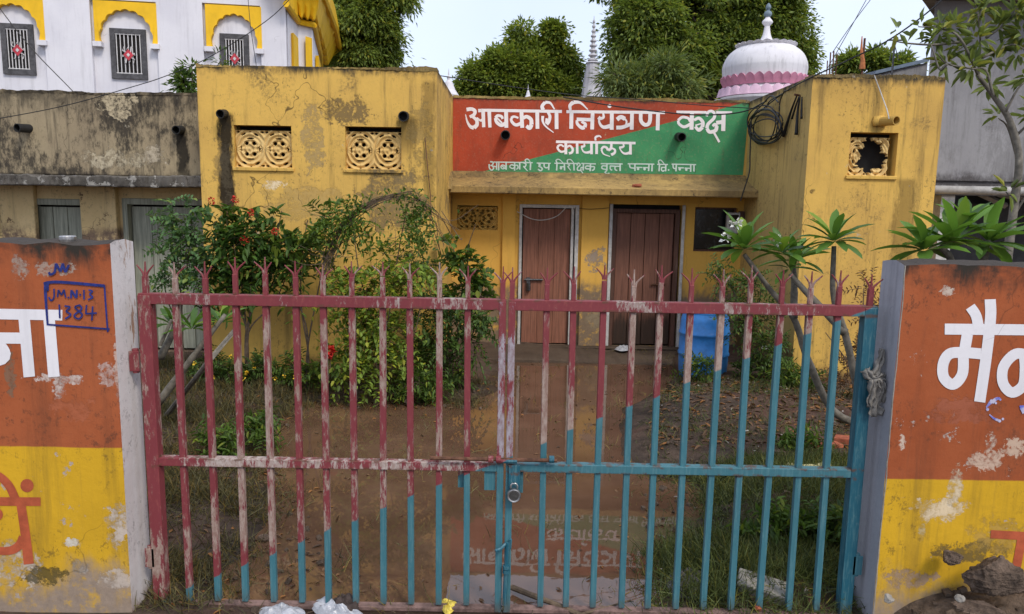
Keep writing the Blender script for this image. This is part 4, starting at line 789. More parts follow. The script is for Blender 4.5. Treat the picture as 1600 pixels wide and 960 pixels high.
# dark leafy shoot of a tree at the corner of the low house roof
tree('roof_shrub', 'small dark shrub leaning at the corner of low house and yellow office', (P(300, 142, 10)[0], 10, 0), [(288, 128, 12, 12, 10), (300, 106, 10, 4, 10), (345, 97, 6, 2, 10.5), (296, 140, 10, 6, 10)], 12, 14, .10, .035, .5, M['leaf_dark'], .04, .16)
# ------------------------------------------------------------------ painted boundary walls either side of the gate
YB = 3.45; BT = .21
ORA, YLW = (.37, .102, .038), (.64, .37, .020)
def bwall(name, seed_off, zt, zb, blobs):
    return plaster(name, ORA, (.29, .068, .022), zt=zt-.02, tl=.13, grime=(.034, .028, .022), streak=.32, blot=.4, specks=.5, chip=(.52, .43, .37), chipth=.638, zb=.10, bl=.40, bcol=(.38, .29, .22), zlo=zb, zcol=YLW, bump=.35, crack=.35, cracksc=1.1, blobs=blobs, stains=[])
def pb(x, y, rx, ry, c, a): q = P(x, y, YB); k = YB/1170; return (q[0], q[2], rx*k, ry*k, c, a)
pale, damp, fresh = (.47, .40, .34), (.20, .15, .11), (.70, .42, .04)
zlt, zlb, zrt, zrb = P(100, 378, YB)[2], P(100, 699, YB)[2], P(1500, 410, YB)[2], P(1480, 750, YB)[2]
M['bwl'] = bwall('orange_yellow_wall_paint', 0, zlt, zlb, [pb(183, 820, 22, 40, pale, .95), pb(20, 880, 50, 45, pale, .9), pb(70, 900, 40, 18, (.07, .055, .02), .85), pb(115, 848, 16, 9, (.55, .52, .46), .9), pb(125, 885, 16, 13, (.32, .28, .24), .8), pb(180, 905, 30, 22, pale, .8), pb(90, 592, 50, 9, (.55, .47, .42), .85), pb(92, 608, 10, 16, (.55, .47, .42), .85), pb(167, 585, 14, 22, (.50, .40, .36), .7), pb(15, 585, 9, 40, (.16, .12, .08), .7),
      pb(30, 420, 12, 20, (.36, .33, .28), .7), pb(80, 420, 45, 12, (.36, .33, .28), .6), pb(185, 580, 7, 60, (.52, .42, .36), .7), pb(120, 640, 40, 20, (.38, .12, .06), .6)])
M['bwr'] = bwall('orange_yellow_wall_paint', 3, zrt, zrb, [pb(1470, 795, 45, 26, (.62, .50, .34), .9), pb(1492, 760, 13, 34, (.60, .50, .36), .85), pb(1540, 720, 30, 18, (.55, .42, .32), .8), pb(1585, 700, 20, 18, (.52, .40, .30), .8), pb(1548, 690, 9, 14, (.55, .45, .36), .85), pb(1410, 690, 6, 14, (.55, .45, .36), .85), pb(1420, 905, 45, 18, (.32, .22, .15), .9), pb(1520, 860, 60, 22, (.13, .095, .04), .85), pb(1560, 840, 50, 34, (.42, .26, .06), .7), pb(1480, 455, 12, 8, (.55, .48, .40), .8), pb(1395, 540, 5, 6, (.55, .50, .45), .8), pb(1440, 830, 6, 18, (.45, .36, .2), .8), pb(1510, 640, 60, 26, (.30, .10, .06), .6)])
M['end_white'] = plaster('white_wall_end', (.66, .62, .60), (.56, .51, .49), chip=(.46, .29, .20), chipth=.60, specks=.4, chip_k=(1, 1, .2), streak=.15, blot=.2, zb=.02, bl=.35, bcol=(.34, .20, .13), bump=.4, crack=.3)
M['end_shade_grey'] = plaster('shade_grey_wall_end', (.37, .37, .40), (.28, .28, .31), chip=(.5, .47, .46), chipth=.68, streak=.3, blot=.3, zb=.0, bl=.2, bump=.4, crack=.5)  # shade put into the colour: greyer and bluer than the white end opposite
M['cap'] = plaster('weathered_wall_top', (.065, .054, .046), (.035, .03, .026), chip=(.20, .18, .15), chipth=.635, specks=.9, streak=0, blot=.9, bump=.9, crack=0)
def wall_mesh(x0, x1, zt, ex):      # long wall with an uneven top; ex = which end is the painted end
    mb = MB(); N = 60; xx = np.linspace(x0, x1, N); ny = 6; yy = np.linspace(YB, YB+BT, ny)
    def topz(x, y): t = (y-YB)/BT; return zt-.012+.006*math.sin(x*7+1)*math.sin(x*3.1)+.004*math.sin(x*23)+.016*math.sin(t*math.pi)+rng.uniform(-.004, .004)
    G_ = np.array([[(x, y, topz(x, y)) for y in yy] for x in xx]); V = G_.reshape(-1, 3)
    mb.add(V, [(i*ny+k, (i+1)*ny+k, (i+1)*ny+k+1, i*ny+k+1) for i in range(N-1) for k in range(ny-1)], 2)
    for y, k in ((YB, 0), (YB+BT, ny-1)):
        b = np.c_[xx, np.full(N, y), np.full(N, -.2)]; mb.add(np.vstack([b, G_[:, k]]), [(i, i+1, N+i+1, N+i) for i in range(N-1)], 0)
    for e, i in ((x0, 0), (x1, N-1)):
        b = np.c_[np.full(ny, e), yy, np.full(ny, -.2)]; mb.add(np.vstack([b, G_[i]]), [(k, k+1, ny+k+1, ny+k) for k in range(ny-1)], 1 if e == ex else 0)
    return mb
XL, XR = -1.856, 1.808
bl = thing('boundary_wall', 'orange and yellow boundary wall with white end, left of the gate', 'wall', (-3.5, YB, 0))
wl = obj('wall_body', wall_mesh(-5.2, XL, zlt, XL), [M['bwl'], M['end_white'], M['cap']], bl)
br = thing('boundary_wall', 'orange and yellow boundary wall with shade-grey end, right of the gate', 'wall', (3.5, YB, 0))
wr = obj('wall_body', wall_mesh(XR, 5.2, zrt, XR), [M['bwr'], M['end_shade_grey'], M['cap']], br)
mb = MB()      # pale unpainted arris beside the grey end
mb.tube([(XR+.004+rng.uniform(-.003, .003), YB+.001, z) for z in np.linspace(.1, zrt-.02, 30)], .0038, 5); obj('pale_edge', mb, M['foam'], br)
fw = lambda x, y, l: P(x, y, YB-l)
SL = [(72, [(-130, 395), (425, 405)]), (78, [(165, 432), (200, 826)]), (76, [(-60, 560), (152, 562)]), (70, [(-60, 575), (-100, 640), (-60, 720), (-10, 715), (35, 670), (10, 620), (-40, 600)]), (78, [(335, 432), (368, 826)])]
mb = MB(); brush(mb, SL, (0, 400), 4.365, fw); mb.prism([P(x, y, YB-.0025) for x, y in ((-14, 540), (3, 539), (12, 544), (17, 552), (15, 562), (8, 569), (-4, 573), (-14, 572))], (0, -.0006, 0)); obj('white_lettering', mb, M['white_paint'], bl)
SB = [(20, [(298, 192), (330, 182), (430, 180), (712, 205)]), ((26, 14), [(312, 185), (310, 260), (325, 474)]), (12, [(318, 468), (748, 500)]), (12, [(712, 200), (722, 350), (735, 520)]), (30, [(318, 190), (318, 240)]),
      (11, [(368, 225), (368, 280), (350, 305), (332, 282)]), (11, [(392, 282), (398, 232)]), (11, [(398, 232), (420, 268)]), (11, [(420, 268), (436, 230)]), (11, [(436, 230), (448, 286)]), (13, [(466, 285)]), (14, [(484, 290), (486, 234)]), (14, [(486, 234), (522, 288)]), (14, [(522, 288), (524, 232)]), (14, [(547, 266)]), (12, [(572, 232), (573, 298)]), (11, [(604, 233), (630, 242), (612, 262), (632, 282), (600, 300)]),
      (12, [(404, 332), (408, 425)]), (12, [(440, 342), (476, 350), (452, 378), (482, 402), (444, 430)]), (12, [(545, 335), (512, 352), (560, 400), (535, 430), (506, 406), (556, 362), (540, 334)]), (12, [(590, 335), (585, 396)]), (12, [(585, 396), (660, 390)]), (12, [(632, 345), (626, 442)]),
      (16, [(380, 60), (372, 110), (345, 128), (332, 112)]), (16, [(372, 118), (382, 52)]), (16, [(382, 52), (412, 108)]), (16, [(412, 108), (428, 52)]), (16, [(428, 52), (446, 112)]), (16, [(446, 112), (470, 62)])]
mb = MB(); brush(mb, SB, (0, 400), 4.365, lambda x, y, l: P(x, y, YB-l-.003)); obj('marker_writing', mb, M['blue_ink'], bl)
SR = [(112, [(225, 208)]), (72, [(-140, 340), (338, 342)]), ((60, 74), [(-110, 150), (-60, 118), (0, 135), (75, 210), (128, 320)]), ((76, 84), [(175, 370), (212, 620), (240, 862)]), ((80, 60), [(195, 640), (165, 700), (100, 745), (0, 752), (-100, 720)]), (110, [(-30, 450)]), (70, [(-120, 370), (-125, 720)])]
mb = MB(); brush(mb, SR, (0, 720), 5.333, fw); obj('red_lettering', mb, M['red_letter'], bl)
SW = [(75, [(158, 325), (900, 332)]), (76, [(468, 122), (470, 250), (440, 520), (396, 822)]), ((70, 74), [(332, 172), (372, 235), (390, 325)]), (76, [(312, 360), (290, 490)]), (74, [(285, 490), (278, 630), (215, 702), (152, 655), (148, 560), (195, 492), (300, 486), (405, 494)]), (72, [(740, 505), (640, 495), (560, 580), (555, 690), (615, 757), (690, 710), (705, 600), (700, 505)]), (74, [(700, 508), (900, 512)]), (76, [(900, 340), (850, 830)])]
mb = MB(); brush(mb, SW, (1440, 440), 4.3636, fw); obj('white_lettering', mb, M['white_paint'], br)
mb = MB(); brush(mb, [(13, [(1548, 835), (1640, 840)]), (14, [(1597, 840), (1585, 905)])], (0, 0), 1, fw); obj('red_lettering', mb, M['red_letter'], br)
g = G('blue_paint_smear'); n1 = g.noise(25, 5, .7); M['smear'] = g.bsdf(g.mix(g.ramp(n1, .4, .6), (.12, .13, .48), (.48, .46, .60)), .8)
mb = MB(); brush(mb, [((2, 7), [(1541, 637), (1546, 631), (1551, 626)]), ((6, 3), [(1550, 629), (1556, 624), (1561, 623), (1564, 626)]), (5, [(1543, 640)]), (4, [(1556, 630)]), ((2, 4), [(1546, 648), (1553, 654), (1560, 657)]), (5, [(1562, 658)]), (4, [(1567, 655)]), (9, [(1598, 638)]), (7, [(1603, 643)]), ((3, 5), [(1594, 634), (1600, 646)])], (0, 0), 1, fw); obj('blue_smear', mb, M['smear'], br)

# ------------------------------------------------------------------ steel gate, two leaves dipped in two colours along a slanting line
YGT = 3.58
a, b = P(300, 915, YGT), P(1310, 500, YGT); sl = (b[2]-a[2])/(b[0]-a[0])
def gatepaint(name, wear, red=(.225, .038, .046), blue=(.055, .185, .225), bare=(.37, .285, .24)):
    g = G(name); X, Y, Z = g.xyz(); n1 = g.noise(16, 10, .78, (2., 2., .5)); n2 = g.noise(70, 6, .75, (1, 1, .35)); n3 = g.noise(2.6, 3, .5, (1, 1, .7))
    lin = g.add(Z, g.mul(X, -sl), -(a[2]-sl*a[0]), g.mul(g.add(g.noise(5, 2), -.5), .05)); top = g.ramp(lin, -.004, .004)
    c = g.mix(n3, red, tuple(v*.62 for v in red)); c = g.mix(g.mul(g.ramp(n2, .5, .7), .3), c, (.38, .12, .09))
    w1 = g.ramp(g.add(g.mul(n1, .55), g.mul(n3, .40), g.mul(n2, .15)), wear, wear+.035); c = g.mix(w1, c, g.mix(g.ramp(n2, .35, .65), bare, (bare[0]*.62, bare[1]*.48, bare[2]*.45)))
    cb = g.mix(n3, blue, tuple(v*.65 for v in blue)); cb = g.mix(g.mul(g.ramp(g.noise(40, 4, .7, (2.5, 2.5, .15)), .48, .66), .45), cb, (.12, .24, .26)); cb = g.mix(g.mul(g.ramp(n2, .52, .7), .3), cb, (.16, .25, .25)); w2 = g.ramp(g.add(g.mul(n1, .75), g.mul(n2, .35)), .72, .76); cb = g.mix(g.mul(w2, .8), cb, (.13, .085, .055))
    cb = g.mix(g.mul(g.ramp(g.add(Z, g.mul(n1, .25)), .12, .26, 1, 0), g.ramp(n1, .35, .6)), cb, (.09, .06, .04))
    fin = g.mix(top, cb, c)
    for zr in (.80, .758, 1.618, 1.568):      # rust bleeding from the welds
        d = g.math('ABSOLUTE', g.add(Z, -zr, g.mul(g.add(n1, -.5), .05))); fin = g.mix(g.mul(g.ramp(d, .002, .014, 1, 0), g.ramp(g.noise(21, 4, .6, off=(zr*9, 2, 2)), .50, .60), .8), fin, (.10, .045, .025))
    return g.bsdf(fin, g.mix(top, (.42,)*3, (.62,)*3), g.add(n1, g.mul(w1, -.5)), .25, .003, spec=.4)
M['gate'] = gatepaint('dipped_gate_paint', .55); M['gate_bare'] = gatepaint('worn_gate_paint', .525, bare=(.37, .34, .38)); M['gate_rail'] = gatepaint('rail_gate_paint', .535, bare=(.46, .40, .36))
M['gate_teal'] = gatepaint('teal_stile_paint', .60, blue=(.018, .115, .165)); M['gate_bars'] = [gatepaint('bar_gate_paint', q) for q in (.535, .555, .58)]
M['gate_top'] = gatepaint('top_rail_paint', .585, bare=(.42, .36, .33)); M['mud_rail'] = simple('muddy_bottom_rail', (.16, .10, .085), .9, .5, 25, .5)
ZR, ZM, ZBm = 1.618, .80, .018
def spike(bar, x, zt, m, h):
    mb = MB(); z0 = zt-.085*h; jit = rng.uniform(-.012, .012)
    for dx, dz in ((0, .085), (-.042+jit, .062), (.042+jit, .062)):
        p0 = np.array([x+dx*.12, YGT, z0]); p2 = np.array([x+dx, YGT+rng.uniform(-.006, .006), z0+dz*h+rng.uniform(-.006, .004)]); mb.tube(smoothpts([p0, p0*.55+p2*.45+(-dx*.22, 0, -.002), p2], 4), np.linspace(.0072, .003, 9), 6)
    return obj('spike', mb, m, bar)
def bar(leaf, x, zt, wdt=.030, thin=False, m=None):
    m = m or M['gate_bars'][rng.integers(3)]; mb = MB(); h = wdt/2; tl = rng.normal(0, .0022)
    mb.obox((x, YGT, (ZBm+.02+ZR-.02)/2), (h, 0, 0), (0, h, 0), (tl, 0, (ZR-.04-ZBm)/2)); k = .0115
    mb.obox((x+tl, YGT, (ZR+zt-.08)/2), (k, 0, 0), (0, k, 0), (0, 0, (zt-.08-ZR)/2))
    o = obj('bar', mb, m, leaf, bevel=.003); spike(o, x+tl, zt, m, rng.uniform(.85, 1.1)); return o
def leafgate(label, xs0, xs1, barpx, stile_w, outer_left, mo, mi):
    t = thing('gate_leaf', label, 'gate', ((xs0+xs1)/2, YGT, 0), 'steel gate leaves')
    for z, hgt, m in ((ZR-.025, .026, M['gate_top']), (ZM-.021, .021, M['gate_rail']), (ZBm, .011, M['mud_rail'])):
        mb = MB(); mb.box(xs0+.001, xs1-.001, YGT-.026, YGT+.024, z-hgt, z+hgt); obj('rail', mb, m, t, bevel=.003)
    for side, x0, x1 in ((0, xs0, xs0+stile_w[0]), (1, xs1-stile_w[1], xs1)):
        mm = mo if (side == 0) == outer_left else mi
        mb = MB(); mb.box(x0, x1, YGT-.030, YGT+.028, .012, ZR-.008); o = obj('stile', mb, mm, t, bevel=.003)
        x = (x0+x1)/2; mb = MB(); k = .012; mb.box(x-k, x+k, YGT-k, YGT+k, ZR-.008, 1.70); zz_ = 1.775; q = obj('spike', mb, mm, o)
        mb = MB()
        spike(o, x, zz_, mm, 1.0); bpy.data.objects.remove(q); mb.box(x-k, x+k, YGT-k, YGT+k, ZR-.007, 1.70); obj('stile_tip', mb, mm, o)
    for i, x in enumerate(barpx): bar(t, P(x, 467, YGT)[0], 1.785+rng.uniform(-.012, .015))
    return t
xm0, xm1 = P(789, 600, YGT)[0], P(792.5, 600, YGT)[0]
gl_ = leafgate('left gate leaf, mostly worn red with blue-dipped feet', -1.797, xm0, [275, 322, 368, 415, 462, 505, 550, 597, 641, 687, 732], (.062, .034), True, M['gate'], M['gate_bare'])
gr_ = leafgate('right gate leaf, mostly teal blue below a worn red top rail', xm1, 1.755, [855, 897, 943, 990, 1033, 1080, 1127, 1172, 1220, 1267, 1312], (.034, .062), False, M['gate_teal'], M['gate_bare'])
for (x, y), par, sg in (((214, 563), gl_, -1), ((238, 868), gl_, -1), ((1336, 880), gr_, 1)):
    c = P(x, y, YGT); mb = MB(); mb.tube([c+(0, -.012, -.06), c+(0, -.012, .06)], .016, 10); mb.box(c[0]-.024, c[0]+.024, c[1]-.03, c[1]-.022, c[2]-.05, c[2]+.05); obj('hinge', mb, M['gate'], par, bevel=.002)
# sliding bolt, keeper plates, drop bolt
b0, b1 = P(672, 716, YGT-.045), P(870, 720, YGT-.045); mb = MB(); mb.tube([b0, P(760, 718, YGT-.045), b1], .010, 8)
bolt = obj('sliding_bolt', mb, M['rust'], gr_)
mb = MB()
for x in (767, 779, 862): q = P(x, 718, YGT-.043); mb.tube([q+(-.012, 0, 0), q+(.012, 0, 0)], .018, 10)
q = P(786, 720, YGT-.04); mb.tube([P(780, 720, YGT-.045), P(808, 721, YGT-.045)], .013, 8); obj('bolt_collar', mb, M['gate_teal'], bolt)
mb = MB(); q0, q1 = P(757, 728, YGT-.01), P(774, 766, YGT-.01); mb.box(q0[0], q1[0], YGT-.012, YGT-.006, q1[2], q0[2]); obj('keeper_plate', mb, M['gate'], gl_)
mb = MB(); q0, q1 = P(722, 728, YGT+.02), P(731, 762, YGT+.02); mb.box(q0[0]-.02, q1[0], YGT+.02, YGT+.026, q1[2], q0[2]); obj('keeper_plate', mb, M['gate'], gl_)
mb = MB(); q0, q1 = P(795, 727, YGT-.04), P(812, 766, YGT-.04); mb.box(q0[0], q1[0], YGT-.046, YGT-.038, q1[2], q0[2]); q0, q1 = P(809, 727, YGT), P(817, 770, YGT); mb.box(q0[0], q1[0], YGT-.005, YGT+.002, q1[2], q0[2]); obj('hasp', mb, M['gate_teal'], gr_, bevel=.002)
mb = MB(); mb.tube([P(793, 848, YGT-.045), P(788, 945, YGT-.045)], .011, 8); mb.tube([P(790, 850, YGT-.05), P(782, 858, YGT-.07), P(774, 861, YGT-.08)], .0085, 7); mb.tube([P(798, 843, YGT-.045), P(797, 856, YGT-.045), P(791, 862, YGT-.045)], .008, 6)
db = obj('drop_bolt', mb, M['gate_teal'], gr_); mb = MB()
for y in (886, 893): q = P(791, y, YGT-.045); mb.tube([q+(0, 0, -.008), q+(0, 0, .008)], .019, 10)
obj('bolt_collar', mb, M['gate_teal'], db)
# padlock hanging on the hasp
c = P(803, 774, YGT-.062); pl = thing('padlock', 'round steel padlock hanging from the hasp at the gate middle', 'padlock', c)
mb = MB(); th = np.linspace(0, 2*math.pi, 29)[:-1]; V = []
for yy_, r in ((-.014, .024), (-.016, .030), (-.010, .034), (.010, .034), (.014, .030)): V += [(c[0]+r*math.cos(q), c[1]+yy_, c[2]+r*math.sin(q)) for q in th]
mb.add(V, [(i*28+k, i*28+(k+1) % 28, (i+1)*28+(k+1) % 28, (i+1)*28+k) for i in range(4) for k in range(28)]+[tuple(4*28+k for k in range(28))]); obj('lock_case', mb, M['steel'], pl, smooth=False)
mb = MB(); mb.add([(c[0]+.0235*math.cos(q), c[1]-.0145, c[2]+.0235*math.sin(q)) for q in th], [tuple(range(28))]); obj('lock_face', mb, simple('dark_lock_face', (.10, .095, .09), .45, .3, 60, metal=.5), pl)
mb = MB(); q = np.linspace(-.35, math.pi+.35, 14); mb.tube([(c[0]+.017*math.cos(t_), c[1], c[2]+.042+.020*math.sin(t_)) for t_ in q], .0048, 7); obj('shackle', mb, M['steel'], pl, smooth=True)
# knotted rag on the right-hand wall end
kn = P(1366, 592, YGT-.04); rg = thing('rag', 'grey rag knotted round the right gate stile by the wall end', 'rag', kn)
mb = MB()
def strip(pts, w0, w1, fold):
    q = smoothpts([P(x, y, YGT-.045+d) for x, y, d in pts], 7); n = len(q); T = unit(np.gradient(q, axis=0)); S = unit(np.cross(T, [0, 1., 0])); V = []
    for k in range(n):
        ww = (w0+(w1-w0)*k/(n-1))*(1+.25*math.sin(k*1.1+fold)); 
        for s in np.linspace(-1, 1, 9): V.append(q[k]+S[k]*ww*s+np.array([0, -1, 0])*(.010*math.cos(s*6+fold+k*.35)+.004*math.sin(k*.9+s*4)))
    mb.add(V, [(k*9+c, k*9+c+1, (k+1)*9+c+1, (k+1)*9+c) for k in range(n-1) for c in range(8)])
strip([(1378, 545, .01), (1375, 565, 0), (1368, 588, -.01)], .010, .022, 0); strip([(1351, 578, 0), (1360, 588, -.02), (1376, 597, -.01)], .020, .018, 1.5); strip([(1383, 590, .0), (1372, 592, -.025), (1358, 600, -.01)], .022, .016, 3)
strip([(1368, 592, -.02), (1370, 612, -.015), (1366, 632, -.01), (1370, 650, -.01)], .016, .034, .6); strip([(1364, 594, -.03), (1362, 612, -.02), (1359, 636, -.01)], .014, .022, 2.2); strip([(1374, 594, -.03), (1379, 608, -.02), (1376, 628, -.01)], .014, .020, 4)
o = obj('cloth', mb, M['cloth'], rg, smooth=True); sm = o.modifiers.new('cloth_thickness', 'SOLIDIFY'); sm.thickness = .004
# little tin lid on the left wall
q = P(106, 374, YB+.06); mb = MB(); mb.lathe((q[0], q[1]), [(.034, q[2]-.012), (.036, q[2]), (.036, q[2]+.012), (.033, q[2]+.016), (.01, q[2]+.013)], 20); tag(obj('tin_lid', mb, M['steel'], loc=(q[0], q[1], q[2])), 'small round metal lid lying on top of the left wall', 'lid')
# ------------------------------------------------------------------ plants in the yard
def gz_at(x, y): return float(ground_z(np.array([x]), np.array([y]))[0])
def shrub(name, label, base, stems, lobes, n, L, W, leaf, tpl=T_M, srad=(.012, .004), up=.4, stemmat=None, cat='shrub', spray=None, group=None, root=None):
    """base (px x, Y); stems: photo polylines (x, y[, dY]) from the foot; lobes: (x, y, rx, ry, weight)"""
    Y = base[1]; b = P(base[0], 560, Y); gz = gz_at(b[0], Y); t = root or thing(name, label, cat, (b[0], Y, gz), group)
    mb = MB(); s0 = np.array([b[0], Y, gz-.03])
    for st in stems:
        pts = [P(x, y, Y+(d[0] if d else 0)) for x, y, *d in st]; pts = [s0+(rng.uniform(-.03, .03), rng.uniform(-.03, .03), 0)]+pts if pts[0][2] > gz+.15 else pts
        q = smoothpts(pts, 6); mb.tube(q, np.linspace(srad[0], srad[1], len(q)), 6)
    k = Y/1170; parts = []
    tot = sum(l[4]*l[2]*l[3] for l in lobes)
    for x, y, rx, ry, w_ in lobes:
        c = P(x, y, Y+rng.uniform(-.05, .05)); m = max(6, int(n*w_*rx*ry/tot)); r = np.array([rx*k, (rx+ry)*.36*k, ry*k])
        if spray:      # leaves along thin sprays
            ns, per = max(2, m//spray[0]), spray[0]; o = c+ball(ns, .75)*r; d = unit((o-c)/r+rng.normal(0, .6, (ns, 3))+np.array([0, -.2, up]))
            tt = np.linspace(.1, 1, per); pth = o[:, None]+d[:, None]*tt[None, :, None]*spray[1]+np.array([0, 0, -1])*(tt**2)[None, :, None]*spray[1]*spray[2]
            sd = unit(np.cross(d, rng.normal(0, 1, (ns, 3)))); sg = np.where(np.arange(per) % 2, 1., -1.)
            D = sd[:, None]*sg[None, :, None]+d[:, None]*.55; parts.append(leaves(pth.reshape(-1, 3), D.reshape(-1, 3), L*rng.uniform(.75, 1.2, ns*per), W*rng.uniform(.8, 1.15, ns*per), tpl, jit=.25))
            for q0, q1 in zip(o[::2], pth[::2, -1]): mb.tube([(q0*.6+c*.4), q0, (q0+q1)/2+(0, 0, spray[1]*spray[2]*.2), q1], [srad[1]*.9, srad[1]*.8, srad[1]*.6, srad[1]*.3], 4)
        else:
            o = c+ball(m, 1, .25)*r; D = unit(unit(o-c)+rng.normal(0, .7, (m, 3))+np.array([0, -.15, up])); parts.append(leaves(o, D, L*rng.uniform(.6, 1.25, m), W*rng.uniform(.7, 1.2, m), tpl))
            for q in o[::7]: mb.tube([q*.4+c*.6+(0, 0, -.02), q], [srad[1]*.8, srad[1]*.3], 4)
    obj('stem', mb, stemmat or M['bark'], t, smooth=True); V, F = cat_vf(parts); obj_np('foliage', V, F, leaf, t); return t
def flower(parent, x, y, Y, r, n, mat, L=.02, W=.016, name='flower'):
    c = P(x, y, Y); d = ball(n, 1, .6); V, F = leaves(c+d*r*.8, unit(d+rng.normal(0, .3, d.shape)+(0, -.2, .2)), L, W, T_R); return obj_np(name, V, F, mat, parent)
def rosette(parent, c, n, L, W, leaf, tilt=(0, 0, 1), lo=-.35, hi=1.1):
    a = np.arange(n)*2.4+rng.uniform(0, 6); el = np.linspace(lo, hi, n)+rng.normal(0, .12, n); D = np.c_[np.cos(a)*np.cos(el), np.sin(a)*np.cos(el), np.sin(el)]; D = unit(D+np.array(tilt)*.25)
    return leaves(np.tile(c, (n, 1))+D*.015, D, L*rng.uniform(.75, 1.12, n), W*rng.uniform(.85, 1.15, n), T_B, jit=.15)

# feathery sapling in front of the grey doors
shrub('feathery_sapling', 'feathery blue-green sapling in front of the grey plank door', (282, 7.47), [[(285, 520), (280, 430), (268, 315)], [(283, 500), (292, 420), (300, 340)], [(283, 520), (262, 470), (250, 405)], [(284, 520), (310, 470), (318, 420)]],
      [(268, 318, 10, 10, .9), (262, 350, 24, 10, 1), (300, 335, 22, 9, 1), (280, 375, 34, 12, 1), (300, 365, 20, 9, 1), (262, 402, 26, 9, .9), (305, 400, 26, 11, 1.1), (285, 430, 30, 14, 1), (310, 440, 22, 14, 1), (285, 350, 20, 10, .8), (292, 392, 22, 10, 1)], 1800, .052, .034, M['leaf_moringa'], spray=(12, .22, .35), srad=(.012, .004), up=.05)
# red-flowered shrub
rs = shrub('flowering_shrub', 'tall dark shrub with red flower clusters against the black wall stain', (385, 7.74), [[(385, 520), (375, 430), (350, 330)], [(388, 520), (395, 420), (400, 345)], [(386, 510), (420, 430), (440, 330)], [(384, 510), (355, 450), (335, 350)], [(388, 520), (430, 470), (462, 395)]],
      [(345, 345, 22, 22, .8), (385, 365, 42, 36, 1.2), (435, 340, 14, 24, .7), (410, 400, 44, 34, 1.2), (355, 400, 36, 40, 1.1), (380, 440, 48, 28, 1.1), (450, 385, 26, 30, .8), (345, 455, 30, 30, .7), (440, 430, 28, 28, .7)], 2000, .105, .042, M['leaf_shrub'], up=.3, spray=(7, .19, .5))
for x, y in ((330, 314), (368, 312), (382, 376), (391, 332), (430, 362), (302, 402)): flower(rs, x, y, 7.52, .035 if y != 376 else .05, 46, M['red_flower'], .022, .018)
# thin leaning stems and yellow-green sprays between
shrub('slender_shrub', 'slender shrub with drooping yellow-green leaflets beside the red flowers', (478, 7.69), [[(482, 555), (472, 490), (470, 420), (480, 345)], [(480, 550), (500, 440), (520, 340)], [(480, 520), (455, 440), (450, 380)]],
      [(478, 385, 22, 30, 1.2), (470, 430, 22, 24, .8), (515, 345, 26, 26, 1), (545, 345, 22, 18, .8), (500, 390, 22, 20, .8)], 900, .085, .036, M['leaf_mid'], spray=(10, .25, .6))
# bright leafy climber with arching dry stems
cl = shrub('climbing_shrub', 'sprawling bright green climber with arching dry stems against the yellow wall', (585, 7.42), [[(590, 600), (580, 500), (560, 420), (550, 330)], [(590, 590), (610, 480), (625, 380), (640, 310)], [(588, 600), (545, 520), (530, 430)], [(590, 600), (560, 540), (540, 480)], [(592, 600), (640, 540), (660, 470)]],
      [(545, 455, 28, 40, 1), (590, 440, 40, 34, 1.1), (560, 510, 36, 44, 1.1), (605, 520, 36, 40, 1), (590, 570, 48, 32, 1), (540, 560, 28, 30, .9), (640, 430, 26, 40, .8), (600, 395, 24, 18, .5), (660, 425, 14, 22, .7)], 3900, .062, .036, M['leaf_bright'], spray=(12, .26, .8), stemmat=M['twig'])
mb = MB()
for k in range(13):
    o = rng.normal(0, 1, 2); px_tube(mb, [(505+o[0]*10, 425+o[1]*14, 7.47), (535+o[0]*9, 355+o[1]*7, 7.42), (580+o[1]*8, 318+o[0]*6, 7.36), (635+o[0]*8, 306+o[1]*5, 7.36), (672+o[1]*6, 330+o[0]*8, 7.42), (690+rng.uniform(-10, 30), 372+rng.uniform(-18, 25), 7.47)], (.005, .002), 4)
for k in range(34):
    x, y = rng.uniform(505, 690), rng.uniform(330, 470); a = rng.uniform(0, 3.1); l = rng.uniform(20, 60); px_tube(mb, [(x, y, 7.42), (x+l*.5*math.cos(a), y-l*.45*math.sin(a)+6, 7.36), (x+l*math.cos(a), y-l*.6*math.sin(a), 7.42)], (.0035, .0015), 4)
px_tube(mb, [(690, 330, 7.47), (718, 372, 7.42), (722, 372, 7.42)], .004, 4); px_tube(mb, [(640, 300, 7.42), (700, 345, 7.42), (748, 320, 7.47)], (.004, .002), 4)
obj('dry_stem', mb, M['twig'], cl)
V, F = cat_vf([leaves(np.array([P(x, y, 7.36) for x, y in zip(rng.normal(cx, sx, n_), rng.normal(cy, sy, n_))]), rng.normal(0, 1, (n_, 3))+(0, -.3, -.2), .05, .026, T_M) for cx, cy, sx, sy, n_ in ((650, 330, 16, 8, 120), (555, 320, 18, 9, 110), (540, 350, 20, 14, 170), (652, 365, 14, 20, 230), (515, 362, 16, 16, 150), (590, 385, 24, 12, 90), (630, 305, 22, 6, 80))]); obj_np('arch_foliage', V, F, M['leaf_mid'], cl)
shrub('dark_shrub', 'dense dark green shrub reaching the porch left of the first door', (690, 7.90), [[(690, 590), (680, 500), (660, 400), (648, 350)], [(692, 590), (720, 520), (735, 470)], [(690, 590), (700, 520), (690, 450)]],
      [(650, 365, 22, 34, .7), (655, 420, 26, 34, .8), (660, 490, 40, 36, 1), (715, 495, 40, 36, 1), (690, 545, 52, 40, 1.1), (740, 530, 26, 46, .9), (645, 560, 30, 40, .9), (700, 595, 45, 25, .9), (755, 500, 16, 28, .6)], 3600, .062, .030, M['leaf_dark'], spray=(10, .2, .5))
